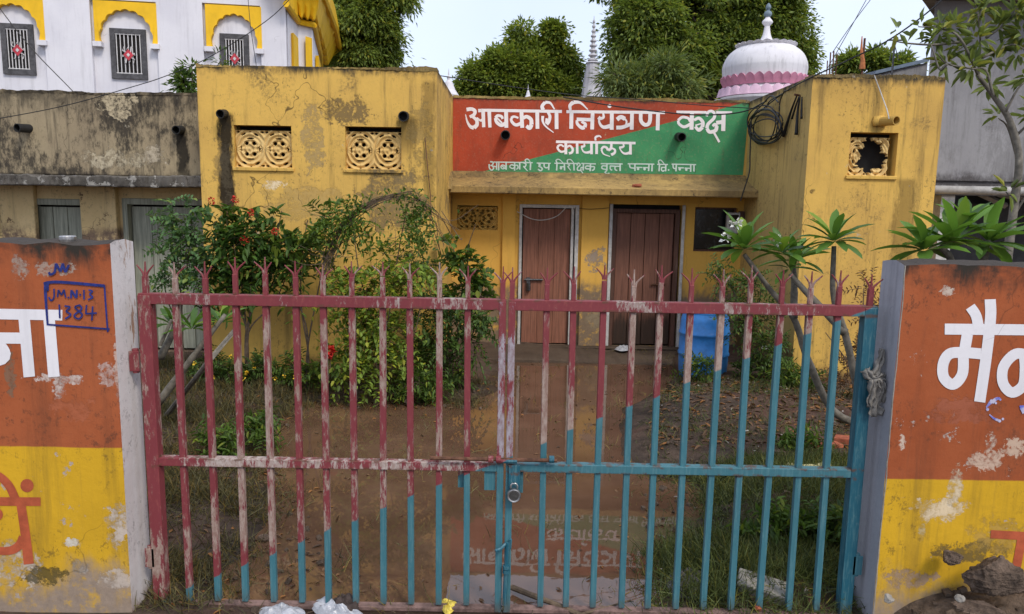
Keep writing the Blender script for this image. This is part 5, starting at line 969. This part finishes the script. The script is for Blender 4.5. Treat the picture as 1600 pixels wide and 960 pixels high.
shrub('leafy_climber', 'upright climber with round leaves beside the porch screen', (728, 8.17), [[(728, 580), (725, 470), (708, 385)], [(728, 580), (738, 470), (730, 400), (743, 350)], [(728, 570), (748, 480), (760, 420)]],
      [(708, 388, 11, 18, 1), (722, 415, 20, 14, 1.2), (738, 402, 10, 12, .9), (728, 440, 18, 18, 1.1), (752, 430, 12, 26, 1), (745, 460, 20, 20, 1), (715, 460, 16, 24, 1)], 700, .085, .060, M['leaf_mid'], spray=(7, .16, .5))
# low bedding plants under the wall
for i, (x, y, rx, ry, mk, lab) in enumerate([(330, 575, 40, 30, 'leaf_dark', 'low dark bedding plant below the feathery sapling'), (400, 580, 40, 28, 'leaf_dark', 'low bedding plant with yellow blooms under the red-flowered shrub'), (468, 578, 36, 30, 'leaf_mid', 'low leafy bedding plant with tiny yellow blooms left of the bright climber'), (655, 600, 40, 22, 'leaf_mid', 'low weedy plant at the foot of the dense dark shrub'),
      (1090, 575, 26, 26, 'leaf_mid', 'low bright weed in front of the blue barrel'), (1190, 560, 40, 40, 'leaf_dark', 'leafy bush with white specks right of the blue barrel'), (1240, 590, 40, 26, 'leaf_mid', 'low green weed below the leaning frangipani stems'), (1250, 690, 30, 16, 'leaf_mid', 'small weed on the brown soil heap'), (345, 690, 30, 34, 'leaf_mid', 'green weed low on the left bank between the first red bars'), (405, 668, 22, 26, 'leaf_mid', 'small green weed at the left edge of the puddle'), (1295, 825, 36, 34, 'leaf_dark', 'dark leafy weed in the grass beside the teal stile'), (1215, 830, 40, 24, 'leaf_mid', 'low creeping weed in the middle of the right bank')]):
    Yp = PZ(x, y+ry*.9, .08)[1]; t = shrub('bedding_plant' if i < 4 else 'weed', lab, (x, Yp), [[(x, y+ry*.4), (x-rx*.4, y-ry*.3)], [(x, y+ry*.4), (x+rx*.4, y-ry*.3)], [(x, y+ry*.5), (x, y-ry*.5)]], [(x-rx*.5, y+ry*.3, rx*.6, ry*.6, 1), (x+rx*.5, y+ry*.2, rx*.6, ry*.7, 1), (x, y-ry*.2, rx*.6, ry*.7, 1), (x, y+ry*.5, rx*.9, ry*.5, 1)], 800 if rx > 30 else 450, .065, .022, M[mk], spray=(8, .15, .2), cat='plant', srad=(.005, .003))
    if i in (0, 1, 2, 5):
        for k in range(6): flower(t, x+rng.uniform(-rx, rx)*.8, y+rng.uniform(-ry, ry)*.6, Yp-.22, .012, 9, M['white_flower' if i == 5 else 'yellow_flower'], .022, .02, 'bloom')
t = thing('red_hibiscus', 'single big red bloom low behind the gate bars at left', 'flower', P(514, 549, 7.14)*(1, 1, 0)+(0, 0, gz_at(P(514, 549, 7.14)[0], 7.14)))
mb = MB(); px_tube(mb, [(512, 600, 7.20), (516, 575, 7.17), (514, 552, 7.17)], .006, 5); obj('stem', mb, M['twig'], t); flower(t, 514, 549, 7.14, .05, 60, M['red_flower'], .055, .05, 'petals')
V, F = leaves(np.array([P(514+rng.normal(0, 9), 575+rng.normal(0, 10), 7.17) for k in range(26)]), rng.normal(0, 1, (26, 3)), .075, .05, T_M); obj_np('foliage', V, F, M['leaf_mid'], t)
# frangipani with long glossy leaves (right) and young one (left)
def frangipani(label, Y, stems, heads, foot, extra=()):
    b = P(foot[0], foot[1], Y); t = thing('frangipani', label, 'plant', (b[0], Y, gz_at(b[0], Y))); mb = MB()
    for st in stems:
        q = smoothpts([P(x, y, Y+d) for x, y, d in st], 6); mb.tube(q, np.linspace(.034, .017, len(q))*rng.uniform(.93, 1.07, len(q)), 9)
    obj('stem', mb, M['pale_stem'], t, smooth=True); parts = []
    for x, y, d, n, L, W, tl, lo, hi in heads: parts.append(rosette(t, P(x, y, Y+d), n, L, W, M['leaf_plum'], tl, lo, hi))
    V, F = cat_vf(parts); obj_np('foliage', V, F, M['leaf_plum'], t, smooth=True)
    for x, y, d in extra: flower(t, x, y, Y+d, .028, 12, M['white_flower'], .035, .028)
    return t
frangipani('crooked frangipani with three leafy heads and white blooms behind the right gate leaf', 5.75,
    [[(1352, 668, 0), (1300, 640, 0), (1262, 561, 0), (1240, 497, 0), (1205, 455, -.05), (1163, 398, -.1)], [(1240, 497, 0), (1241, 450, .05), (1240, 412, .1)]],
    [(1163, 390, -.1, 22, .29, .075, (-.3, 0, 1), -.35, 1.25), (1222, 395, -.05, 14, .24, .062, (0, 0, 1), -.3, 1.2), (1242, 408, .1, 19, .25, .064, (.3, 0, 1), -.3, 1.2)], (1352, 668), [(1151, 349, -.15), (1133, 372, -.15), (1215, 377, -.1), (1145, 352, -.14)])
frangipani('straight-topped frangipani with one palm-like head of long leaves in front of the yellow wall', 5.5,
    [[(1356, 690, 0), (1338, 600, 0), (1320, 520, 0), (1302, 462, 0), (1303, 385, 0)], [(1320, 520, 0), (1290, 488, .05), (1258, 455, .1), (1234, 428, .15)]],
    [(1303, 378, 0, 24, .25, .066, (0, 0, 1), -.55, 1.2), (1234, 420, .15, 7, .20, .06, (-.4, 0, 1), -.3, 1.0)], (1356, 690))
frangipani('broad frangipani with long leaves spreading above the right wall', 4.5,
    [[(1495, 700, 0), (1492, 560, 0), (1488, 420, 0), (1470, 385, 0)], [(1492, 520, 0), (1530, 430, .05), (1545, 375, .05)], [(1490, 500, 0), (1455, 440, 0), (1440, 395, 0)]],
    [(1488, 380, 0, 22, .28, .078, (0, 0, 1), -.3, 1.25), (1545, 380, .05, 18, .28, .078, (.5, 0, .6), -.3, 1.1), (1445, 392, 0, 16, .26, .075, (-.5, 0, .7), -.3, 1.1), (1510, 355, .1, 8, .24, .08, (0, 0, 1), 0, 1.2)], (1495, 700))
frangipani('young frangipani with slanting pale stems behind the left gate leaf', 5.9,
    [[(246, 632, 0), (300, 560, 0), (352, 492, 0)], [(250, 560, 0), (270, 520, 0), (276, 495, 0)]], [(300, 515, 0, 11, .26, .05, (0, 0, 1), -.2, 1.1), (268, 508, 0, 9, .22, .045, (-.2, 0, 1), -.2, 1.1), (345, 505, .1, 9, .24, .05, (.2, 0, 1), -.2, 1.)], (246, 632))
shrub('dark_shrub', 'small-leaved dark bush standing behind the blue barrel', (1165, 8.12), [[(1165, 560), (1150, 470), (1130, 420)], [(1165, 560), (1185, 480), (1190, 440)]], [(1130, 425, 24, 26, 1), (1165, 450, 40, 36, 1.1), (1180, 500, 40, 40, 1), (1200, 540, 36, 36, .9), (1150, 490, 30, 36, .9)], 1900, .05, .024, M['leaf_dark'], spray=(9, .2, .3))
shrub('dry_shrub', 'brownish dry shrub against the yellow wall beside the grey wall end', (1340, 7.47), [[(1340, 640), (1345, 540), (1350, 450)], [(1340, 640), (1360, 560), (1372, 480)], [(1340, 640), (1325, 570), (1290, 520)]], [(1352, 450, 16, 26, 1), (1362, 500, 20, 36, 1), (1345, 560, 36, 40, .8), (1320, 600, 40, 34, .7)], 900, .045, .02, M['dry'], spray=(9, .18, .2), stemmat=M['twig'])
# slender sapling over the right wall
Y = 5.6; b = P(1570, 700, Y); sap = thing('sapling', 'slender curved sapling with pale leaves before the grey building', 'tree', (b[0], Y, gz_at(b[0], Y))); mb = MB()
px_tube(mb, [(1552, 720, Y), (1560, 560, Y), (1572, 420, Y), (1582, 340, Y), (1592, 250, Y), (1578, 190, Y), (1552, 150, Y), (1528, 118, Y)], (.042, .014), 9)
tw_ = [[(1582, 340), (1610, 300), (1650, 280)], [(1571, 175), (1590, 140), (1610, 120)], [(1552, 150), (1540, 110), (1520, 108), (1480, 100), (1466, 85)], [(1528, 118), (1500, 60), (1470, 45), (1435, 42)], [(1528, 118), (1532, 70), (1528, 20)], [(1540, 60), (1565, 42), (1590, 18)], [(1535, 90), (1580, 70), (1605, 80)], [(1505, 65), (1460, 70), (1420, 68), (1400, 65)], [(1590, 250), (1575, 200), (1560, 185)], [(1480, 100), (1468, 108), (1455, 70)], [(1590, 210), (1605, 195), (1620, 170)], [(1592, 250), (1580, 305), (1572, 300)]]
for q in tw_: px_tube(mb, [(x, y, Y+rng.uniform(-.1, .1)) for x, y in q], (.011, .004), 5)
obj('trunk', mb, M['pale_stem'], sap, smooth=True); parts = []
for x, y, n_ in ((1402, 48, 7), (1440, 42, 20), (1462, 60, 22), (1490, 42, 24), (1480, 98, 22), (1516, 105, 26), (1528, 60, 22), (1530, 22, 20), (1560, 40, 24), (1585, 20, 26), (1600, 55, 30), (1590, 85, 20), (1555, 95, 16), (1545, 135, 14), (1560, 180, 10), (1605, 120, 20), (1575, 300, 12), (1470, 45, 16), (1505, 75, 16), (1620, 175, 16), (1540, 10, 20), (1612, 10, 30)):
    c = P(x, y, Y+rng.uniform(-.15, .15)); d = rng.normal(0, 1, (n_, 3))+(0, 0, .15); parts.append(leaves(c+unit(d)*rng.uniform(.01, .05, (n_, 1)), d, .115*rng.uniform(.6, 1.2, n_), .036, T_M))
V, F = cat_vf(parts); obj_np('crown', V, F, M['leaf_sap'], sap)

# ------------------------------------------------------------------ grass and litter
def scatter(n, f, poly): 
    lo, hi = poly.min(0), poly.max(0); q = rng.uniform(lo, hi, (n*4, 2)); q = q[sdist(q[:, 0], q[:, 1], poly) < 0]; d = sdist(q[:, 0], q[:, 1], PUD)
    pr_ = f(q[:, 0], q[:, 1], d); q = q[rng.uniform(0, 1, len(q)) < pr_][:n]; return q
def tufts(name, label, poly, n, h, f, mat, wdt=.012, flat=.5, cat='grass', per=6, sp=.035):
    q = scatter(n, f, poly); z = ground_z(q[:, 0], q[:, 1]); c = np.c_[q, np.maximum(z, -.012)]; m = len(c)
    Pn = (c[:, None]+rng.normal(0, sp, (m, per, 3))*(1, 1, 0)).reshape(-1, 3); D = rng.normal(0, flat, (m*per, 3))+(0, 0, 1); D[:, 2] = np.abs(D[:, 2])
    V, F = leaves(Pn, D, h*rng.uniform(.4, 1.25, m*per)*np.repeat(rng.uniform(.6, 1.3, m), per), wdt, T_G, up=rng.normal(0, 1, (m*per, 3))); return tag(obj_np(name, V, F, mat), label, cat, kind='stuff')
pl_ = np.array([PZ(*p)[:2] for p in [(225, 960), (240, 580), (520, 585), (760, 605), (760, 640), (560, 640), (470, 640), (420, 720), (470, 800), (560, 900), (430, 960)]])
cl_n = lambda x, y: .5+.5*np.tanh(2.2*bumps(x, y, 6, 8, 14))
tufts('grass', 'rank grass and weeds on the muddy left bank', pl_, 8500, .11, lambda x, y, d: np.clip((d+.20)*3.0, .02, 1)*(.06+.94*cl_n(x, y)**2), M['grass_dull'], .0042, 1.0, per=8, sp=.05)
pr2 = np.array([PZ(*p)[:2] for p in [(1010, 965), (1000, 740), (1010, 650), (1060, 600), (1340, 620), (1330, 720), (1345, 965)]])
tufts('grass', 'matted grass on the right bank behind the teal bars', pr2, 12000, .10, lambda x, y, d: np.clip((d+.16)*3.5, .02, 1)*(.15+.85*cl_n(x, y))*np.where(y > 5.6, .05, 1), M['grass_green'], .0044, 1.2, per=8, sp=.05)
tufts('wet_grass', 'thin drowned grass strands lying in the muddy water', PUD, 560, .10, lambda x, y, d: .12+.88*np.clip((d+.55)*2, 0, 1)*cl_n(x, y)**2, M['grass'], .004, 2.2, 'grass', 7, .05)
# dead leaves and scraps lying about
def litter(name, label, poly, n, L, mat, f, zoff=.004):
    q = scatter(n, f, poly); z = np.maximum(ground_z(q[:, 0], q[:, 1]), .001)+zoff; m = len(q); D = np.c_[rng.normal(0, 1, (m, 2)), rng.normal(0, .12, m)]
    V, F = leaves(np.c_[q, z], D, L*rng.uniform(.4, 1.4, m), L*.4, T_M, jit=.25); return tag(obj_np(name, V, F, mat), label, 'leaf litter', kind='stuff')
mound = np.array([PZ(*p)[:2] for p in [(1010, 720), (1040, 600), (1340, 600), (1335, 725)]])
litter('leaf_litter', 'dry brown leaves strewn over the soil heap on the right', mound, 1500, .075, M['dry'], lambda x, y, d: .8+0*x); litter('leaf_litter', 'brown dead leaves scattered on the left bank', pl_, 1300, .05, M['dry'], lambda x, y, d: .6+0*x)
litter('floating_debris', 'bits of dead leaf floating on the muddy puddle', PUD, 300, .045, M['dry'], lambda x, y, d: np.where((d > -.7), .9, .10))
g = G('pale_scraps'); ri = g.n('NewGeometry').outputs['Random Per Island']; M['scrap'] = g.bsdf(g.mix(ri, (.14, .11, .09), (.50, .46, .42)), .7)
litter('scraps', 'small pale paper and plastic scraps on the right bank', pr2, 90, .05, M['scrap'], lambda x, y, d: .9+0*x, .012)

# pebbles and clods pressed into the mud
q = np.vstack([scatter(320, lambda x, y, d: .8+0*x, pl_), scatter(520, lambda x, y, d: .8+0*x, pr2)]); mb = MB()
for x, y in q:
    r = rng.uniform(.006, .022); z = max(gz_at(x, y), 0); a_ = rng.normal(0, 1, (3, 3)); a_ = np.linalg.qr(a_)[0]*r*np.array([[1.], [.8], [.6]]); mb.obox((x, y, z+r*.2), a_[0], a_[1], a_[2])
tag(obj('pebbles', mb, M['soil'], bevel=.004), 'small clods and pebbles pressed into the muddy banks', 'pebbles', kind='stuff')
# ------------------------------------------------------------------ barrel, wires, tools, rubble, litter
zB = .02; c = PZ(1100, 592, zB); kB = c[1]*1.0/1170; rB = 39*kB; Yb = c[1]+.1; zt_ = P(1100, 486, Yb)[2]; H = zt_-zB
bar_ = thing('barrel', 'blue plastic barrel standing in the yard below the dark window', 'barrel', (c[0], Yb, zB)); mb = MB(); zf = lambda t: zB+H*t
pr_ = [(.01, 0), (rB*.88, 0), (rB*.93, .02), (rB*.97, .10), (rB, .30), (rB, .345), (rB*1.035, .355), (rB*1.035, .385), (rB, .395), (rB*1.0, .60), (rB, .655), (rB*1.035, .665), (rB*1.035, .695), (rB, .705), (rB*.97, .86), (rB*.92, .93), (rB*.84, .965), (rB*.84, .985), (rB*.86, 1.0), (rB*.80, 1.0), (rB*.79, .97), (.01, .965)]
mb.lathe(c[:2].tolist() and (c[0], Yb), [(r, zf(t)) for r, t in pr_], 44); obj('shell', mb, M['blue_plastic'], bar_, smooth=True)
for dx in (-.4, .35): mb = MB(); mb.lathe((c[0]+dx*rB, Yb-.1), [(.045, zf(.96)), (.045, zf(1.01)), (.038, zf(1.02)), (.01, zf(1.02))], 14); obj('bung_cap', mb, M['blue_plastic'], bar_)
def wire(label, pts, r=.006, name='electric_wire', mat='wire', n=5, jit=0, parent=None):
    q = smoothpts([P(x, y, Y*1.0825 if Y < 10.2 else Y) for x, y, Y in pts], 9); mb = MB(); mb.tube(q, r, n); return tag(obj(name, mb, M[mat], loc=tuple(q[0])), label, 'wire')
wire('long thin wire sagging across the low house front to the roof shrub', [(-60, 196, 7.9), (90, 168, 8.0), (200, 138, 8.1), (262, 118, 8.2), (330, 88, 8.4), (420, 30, 8.6), (470, -20, 8.7)], .005)
wire('thin wire slanting down across the leftmost temple window', [(-40, -40, 11.), (40, 65, 11.), (114, 143, 11.)], .007)
wire('thin wire hanging down over the third temple arch', [(386, -20, 12.), (392, 45, 12.), (402, 112, 12.)], .005)
wire('wire drooping from the left roof corner across the treetops', [(684, 118, 8.5), (800, 136, 8.8), (900, 149, 9.), (1000, 156, 9.2), (1100, 165, 9.4), (1185, 170, 9.)], .006)
wire('black cable crossing the upper sign lettering to the coil', [(880, 152, 9.6), (960, 166, 9.55), (1040, 176, 9.5), (1100, 180, 9.45), (1160, 175, 9.3), (1198, 158, 8.9)], .009)
wire('black cable rising from the coil over the right block to the concrete building', [(1185, 176, 8.9), (1225, 145, 8.5), (1262, 124, 7.62), (1330, 92, 7.5), (1390, 62, 7.4), (1455, 15, 7.3), (1500, -30, 7.3)], .008)
wire('left of two thin wires rising steeply into the sky', [(1290, 112, 13.), (1320, 60, 14.), (1358, -8, 15.)], .007); wire('right of two thin wires rising steeply into the sky', [(1301, 82, 13.), (1330, 40, 14.), (1366, -8, 15.)], .007)
wire('pale loose wire drooping across the head of the first door', [(808, 331, 9.6), (830, 342, 9.6), (850, 344, 9.6), (870, 338, 9.6), (884, 325, 9.6)], .006, mat='alu')
wire('thin crooked wire running down the front of the left block by the crack', [(664, 215, 7.67), (668, 260, 7.67), (672, 300, 7.67), (676, 350, 7.66), (690, 400, 7.66)], .005, mat='rust')
wire('white cord hanging from the roof edge to the pipe on the right block', [(1366, 118, 7.68), (1378, 150, 7.66), (1386, 172, 7.55), (1389, 186, 7.5)], .006, mat='alu')
wire('thin cord drooping between the pilaster and the second door', [(905, 326, 9.6), (925, 327, 9.6), (952, 325, 9.6)], .004)
# coil of cable
mb = MB()
for j, (cx, cy, rx, ry) in enumerate([(1196, 198, 26, 27), (1197, 199, 22, 21), (1194, 203, 25, 23), (1198, 196, 24, 24), (1192, 194, 22, 29), (1197, 205, 23, 19), (1195, 192, 25, 22)]):
    t = np.linspace(0, 2*math.pi, 40); mb.tube([PX(cx+rx*math.cos(a)+3*math.sin(2*a+j), cy+ry*math.sin(a), RX0-.03-.016*j-.008*math.sin(a*2+j)) for a in t], .0085, 6)
for pts in ([(1226, 142), (1219, 158), (1217, 180), (1212, 215)], [(1216, 160), (1205, 150), (1190, 165), (1177, 180), (1171, 205), (1180, 222)], [(1222, 147), (1203, 158), (1198, 168)]): mb.tube(smoothpts([PX(x, y, RX0-.10) for x, y in pts], 7), .0085, 6)
mb.tube(smoothpts([PX(1174, 182, RX0-.12), P(1172, 240, 10.0), P(1171, 268, 9.85), P(1164, 292, 9.83), P(1157, 314, 9.85)], 7), .0085, 6)
cc_ = PX(1196, 198, RX0-.06); tag(obj('cable_coil', mb, M['wire'], loc=tuple(cc_)), 'coil of black cable hanging at the right end of the sign', 'cable')
# two clamp-like irons hung on the side wall
nail = PX(1250, 150, RX0); 
for x0, x1, y1, lab in ((1243, 1224, 213, 'left one of two dark iron clamps hung on the side wall'), (1248, 1244, 211, 'right one of two dark iron clamps hung on the side wall')):
    mb = MB(); p = [PX(x, y, RX0-.03) for x, y in ((x0+2, 150), ((x0*2+x1)/3, 172), ((x0+x1*2)/3, 192), (x1, y1))]; q = smoothpts(p, 5); mb.tube(q, np.linspace(.009, .022, len(q)), 8)
    p = [PX(x+4, y, RX0-.035) for x, y in ((x0+1, 152), ((x0*2+x1)/3+2, 168), ((x0+x1*2)/3+3, 186))]; q = smoothpts(p, 5); mb.tube(q, np.linspace(.008, .014, len(q)), 8); tag(obj('iron_clamp', mb, M['wire'], loc=tuple(q[0]), smooth=True), lab, 'clamp')
mb = MB(); mb.tube([nail+(.02, 0, 0), nail+(-.07, -.02, .01)], .012, 6); tag(obj('wall_nail', mb, M['rust'], loc=tuple(nail)), 'rusty nail in the side wall holding the iron clamps', 'nail')
# meter box
a, b = P(1178, 333, YR-.06), P(1206, 366, YR-.06); a[0] = min(a[0], RX0-.28); mbx = thing('meter_box', 'small grey electric meter box beside the dark window', 'meter box', ((a[0]+b[0])/2, YR-.05, b[2]))
mb = MB(); x0, x1 = RX0-.24, RX0-.02; mb.box(x0, x1, YR-.09, YR-.004, b[2], a[2]); obj('case', mb, M['alu'], mbx, bevel=.01); mb = MB(); mb.box(x0+.03, x1-.07, YR-.096, YR-.091, b[2]+.1, a[2]-.03); obj('glass', mb, M['pane'], mbx); mb = MB(); mb.box(x1-.05, x1+.005, YR-.11, YR-.003, b[2]-.03, a[2]+.02); obj('board', mb, M['door_frame_dark'], mbx)
# rocks and rubble
def rock(c, r, seed, mat, name, label, cat, sq=(1, 1, .75), group=None, sub=5):
    bm = bmesh.new(); bmesh.ops.create_icosphere(bm, subdivisions=sub, radius=1); rg_ = np.random.default_rng(seed); F = rg_.normal(0, 1, (14, 3)); ph = rg_.uniform(0, 6.3, 14); P1 = unit(rg_.normal(0, 1, (9, 3))); dd = rg_.uniform(.62, .9, 9)
    for v in bm.verts:
        p = np.array(v.co); s = 1.0
        for n_, d_ in zip(P1, dd):
            h = p@n_
            if h*s > d_: s = d_/h
        p = p*s; p = p*(1+.07*np.sin(F[:7]@p*3.5+ph[:7]).sum()/2.6+.045*np.sin(F[7:]@p*10+ph[7:]).sum()/2.6+.03*np.sin(F[3:10]@p*24+ph[3:10]).sum()/2.6); v.co = p*np.array(sq)*r
    mb = MB(); mb.add([np.array(v.co)+c for v in bm.verts], [tuple(x.index for x in f.verts) for f in bm.faces]); bm.free(); return tag(obj(name, mb, mat, loc=tuple(c)), label, cat, group)
def hs(x, y): return .30*(1-np.exp(-np.clip(x-1.80, 0, 9)/.24))*np.clip((y-2.7)/.66, 0, 1)**1.1
# dug soil banked against the right wall
xs_ = np.linspace(1.85, 4.2, 70); ys_ = np.linspace(2.75, 3.449, 34); gx, gy = np.meshgrid(xs_, ys_)
hh = hs(gx, gy)+.022*bumps(gx, gy, 9, 8, 3)*np.clip((gx-1.86)*3, 0, 1)+.012*bumps(gx, gy, 30, 12, 9)-.012
i, j = np.meshgrid(np.arange(33), np.arange(69), indexing='ij'); a = (i*70+j).ravel()
o = obj_np('soil_heap', np.c_[gx.ravel(), gy.ravel(), hh.ravel()], np.c_[a, a+1, a+71, a+70], M['soil'], smooth=True); o.name = 'soil_heap'; o['kind'] = 'structure'
q = P(1553, 902, 3.26); rock(q, .118, 3, M['rock'], 'rock', 'big brown rock on the soil heap against the right wall', 'rock', (1.15, .8, .80))
q = P(1488, 872, 3.36); rock(q, .05, 5, M['rock'], 'rock', 'small brown stone on the soil heap left of the big rock', 'rock', (1, 1, .7))
q = P(1530, 952, 3.1); rock(q, .07, 8, M['rock'], 'rock', 'flat brown stone at the lower right edge below the big rock', 'rock', (1.5, 1, .35))
q = P(1388, 936, 3.3); rock(q, .025, 11, M['foam'], 'pebble', 'small pale stone at the foot of the yellow right wall', 'stone')
q = P(1500, 935, 3.15); rock(q, .022, 12, M['foam'], 'pebble', 'tiny white stone on the dark soil left of the flat stone', 'stone')
n_ = 260; xx, yy = rng.uniform(1.95, 3.2, n_), rng.uniform(2.8, 3.43, n_); V, F = [], []
mb = MB()
for x, y in zip(xx, yy):
    r = rng.uniform(.004, .018); d = rng.normal(0, .25, 3); z = hs(x, y)+r*.3; mb.obox((x, y, z), r*np.array([1, .3*d[0], d[1]]), r*.8*np.array([-.3*d[0], 1, d[2]]), r*.6*np.array([-d[1], -d[2], 1]))
o = obj('soil_clods', mb, M['soil'], bevel=.003); tag(o, 'loose soil clods on the heap by the right wall', 'soil clods', kind='stuff')
# left foot of the wall: damp earth, twigs
mb = MB()
for k in range(150):
    x, y = rng.uniform(-1.9, 1.9), rng.uniform(3.2, 3.56); a = rng.uniform(0, 6.3); l = rng.uniform(.01, .07); z = .014+rng.uniform(0, .008); mb.tube([(x, y, z), (x+l*math.cos(a)*.5, y+l*math.sin(a)*.5, z+.006), (x+l*math.cos(a), y+l*math.sin(a), z)], .0018, 4)
tag(obj('fallen_twigs', mb, M['twig']), 'fine fallen twigs along the foot of the gate', 'twigs', kind='stuff')
# single things on the ground
def lump(name, label, cat, pts, h, mat, Z, crease=1.):     # crumpled film: photo outline on the ground, domed and creased
    q = np.array([PZ(x, y, Z) for x, y in pts]); cen = q.mean(0); qq = smoothpts(np.vstack([q, q[:1]]), 5)[:-1]; n = len(qq); V = []; R_ = 7
    sd = rng.uniform(0, 6, 6)
    for s in range(R_+1):
        t = 1-s/R_*.96
        for p in qq: 
            x = cen+(p-cen)*t; x = x.copy(); x[2] = Z+h*(1-t**3)*(.75+.5*crease*math.sin(x[0]*60*crease+sd[0])*math.sin(x[1]*70*crease+sd[1]))+rng.uniform(-.004, .004)*(s > 0); V.append(x)
    mb = MB(); mb.add(V, [(s*n+k, s*n+(k+1) % n, (s+1)*n+(k+1) % n, (s+1)*n+k) for s in range(R_) for k in range(n)]+[tuple(R_*n+k for k in range(n))]); return tag(obj(name, mb, mat, loc=tuple(cen)), label, cat)
lump('plastic_bag', 'crumpled white plastic bag on the threshold at lower left', 'plastic bag', [(405, 952), (440, 944), (470, 950), (475, 962), (440, 968), (408, 964)], .03, M['bag'], .015)
lump('plastic_bag', 'larger torn white plastic bag next to the dark rag at the gate foot', 'plastic bag', [(484, 946), (500, 936), (514, 946), (540, 956), (566, 958), (560, 968), (520, 966), (495, 960)], .045, M['bag'], .015)
lump('dark_rag', 'dark wet rag crumpled under the left gate leaf', 'rag', [(516, 942), (530, 934), (552, 936), (562, 950), (545, 958), (522, 954)], .05, M['cloth_dark'], .02)
lump('wrapper', 'small crumpled yellow wrapper on the mud below the gate', 'wrapper', [(688, 942), (694, 937), (713, 941), (709, 954), (699, 961), (691, 954)], .022, M['wrapper'], .02)
lump('plastic_bag', 'white scrap of plastic floating on the puddle behind the left bars', 'plastic bag', [(381, 626), (384, 618), (396, 616), (407, 620), (405, 628), (392, 632)], .05, M['bag'], .02)
lump('feed_sack', 'pale yellow sack lying in the grass behind the right leaf', 'sack', [(1202, 748), (1220, 738), (1275, 738), (1322, 742), (1318, 756), (1268, 768), (1232, 770), (1210, 758)], .15, M['sack'], .08, crease=.35)
q = PZ(1290, 700, .1); mb = MB(); mb.obox(q, (.13, .03, 0), (-.015, .05, .0), (0, .01, .035)); tag(obj('brick', mb, M['brick'], loc=tuple(q), bevel=.006), 'red brick lying on the soil heap near the right gate stile', 'brick')
q = PZ(1322, 690, .12); mb = MB(); mb.obox(q, (.07, -.06, .01), (.03, .05, .0), (0, .01, .035)); tag(obj('brick', mb, M['brick'], loc=tuple(q), bevel=.006), 'red brick half hidden beside the teal stile', 'brick')
q = P(995, 294, yl+.1)+(0, 0, .03); rock(q, .06, 21, M['brick'], 'brick_piece', 'broken brick left on the ledge above the doors', 'brick', (1.2, .7, .55), sub=3)
q = PZ(1190, 930, .05); mb = MB(); mb.obox(q+(0, 0, .03), (.12, -.05, -.015), (.02, .05, .02), (.0, -.02, .05)); tag(obj('foam_block', mb, M['foam'], loc=tuple(q), bevel=.008), 'pale broken foam block in the grass at the foot of the right leaf', 'foam block')
q = PZ(1063, 905, .03); lump('plastic_sheet', 'grey crumpled plastic sheet in the mud right of the puddle', 'plastic sheet', [(1040, 905), (1060, 890), (1120, 892), (1130, 915), (1100, 935), (1050, 930)], .05, M['cement'], .03)
q = PZ(1262, 915, .05); rock(q+(0, 0, .03), .045, 31, M['cement'], 'rubble_stone', 'grey rubble stone in the grass by the right gate stile', 'stone', (1.2, .9, .8))
q = PZ(1185, 950, .05); rock(q, .022, 33, M['brick'], 'brick_piece', 'small orange brick chip below the foam block', 'brick')
q = PZ(1110, 898, .03); rock(q, .02, 34, M['brick'], 'brick_piece', 'small orange brick chip on the grey plastic sheet', 'brick')
mb = MB(); p = smoothpts([PZ(800, 918, .03), PZ(840, 934, .035), PZ(870, 945, .03), PZ(905, 960, .02), PZ(930, 968, .02)], 5); mb.tube(p, np.linspace(.016, .011, len(p)), 8); tag(obj('fallen_branch', mb, M['twig'], loc=tuple(p[0])), 'brown bent stick lying in the puddle by the gate middle', 'stick')
mb = MB(); p = smoothpts([PZ(900, 962, .02), PZ(945, 950, .025), PZ(985, 938, .02)], 5); mb.tube(p, np.linspace(.008, .005, len(p)), 7); tag(obj('fallen_branch', mb, M['twig'], loc=tuple(p[0])), 'thin twig crossing the end of the brown bent stick', 'stick')
q = PZ(412, 842, .01); rock(q, .04, 41, M['rock'], 'rock', 'brown stone half sunk in the muddy water at left', 'rock', (1.1, .8, .7))
q = PZ(340, 600, .06); 
for k, (x, y, lab) in enumerate([(640, 628, 'grey stone at the edge of the bedding plants'), (520, 603, 'small grey stone left of the bright climber')]): qq = PZ(x, y, .05); rock(qq, .05, 50+k, M['rock'], 'rock', lab, 'rock')
mb = MB(); mb.tube([PZ(252, 660, .05)+(0, 0, .0), P(330, 560, 5.6), P(372, 510, 5.9)], [.024, .021, .018], 8); mb.tube([P(250, 540, 5.8), P(268, 500, 5.8)], [.016, .012], 7); tag(obj('leaning_branch', mb, M['pale_stem'], loc=tuple(PZ(252, 660, .05))), 'bare grey branch leaning behind the left gate stile', 'stick')
q = PZ(985, 545, .05); lump('plastic_bag', 'white scrap lying on the step before the dark plank door', 'plastic bag', [(960, 546), (968, 541), (986, 541), (984, 547), (970, 549)], .03, M['bag'], .056)
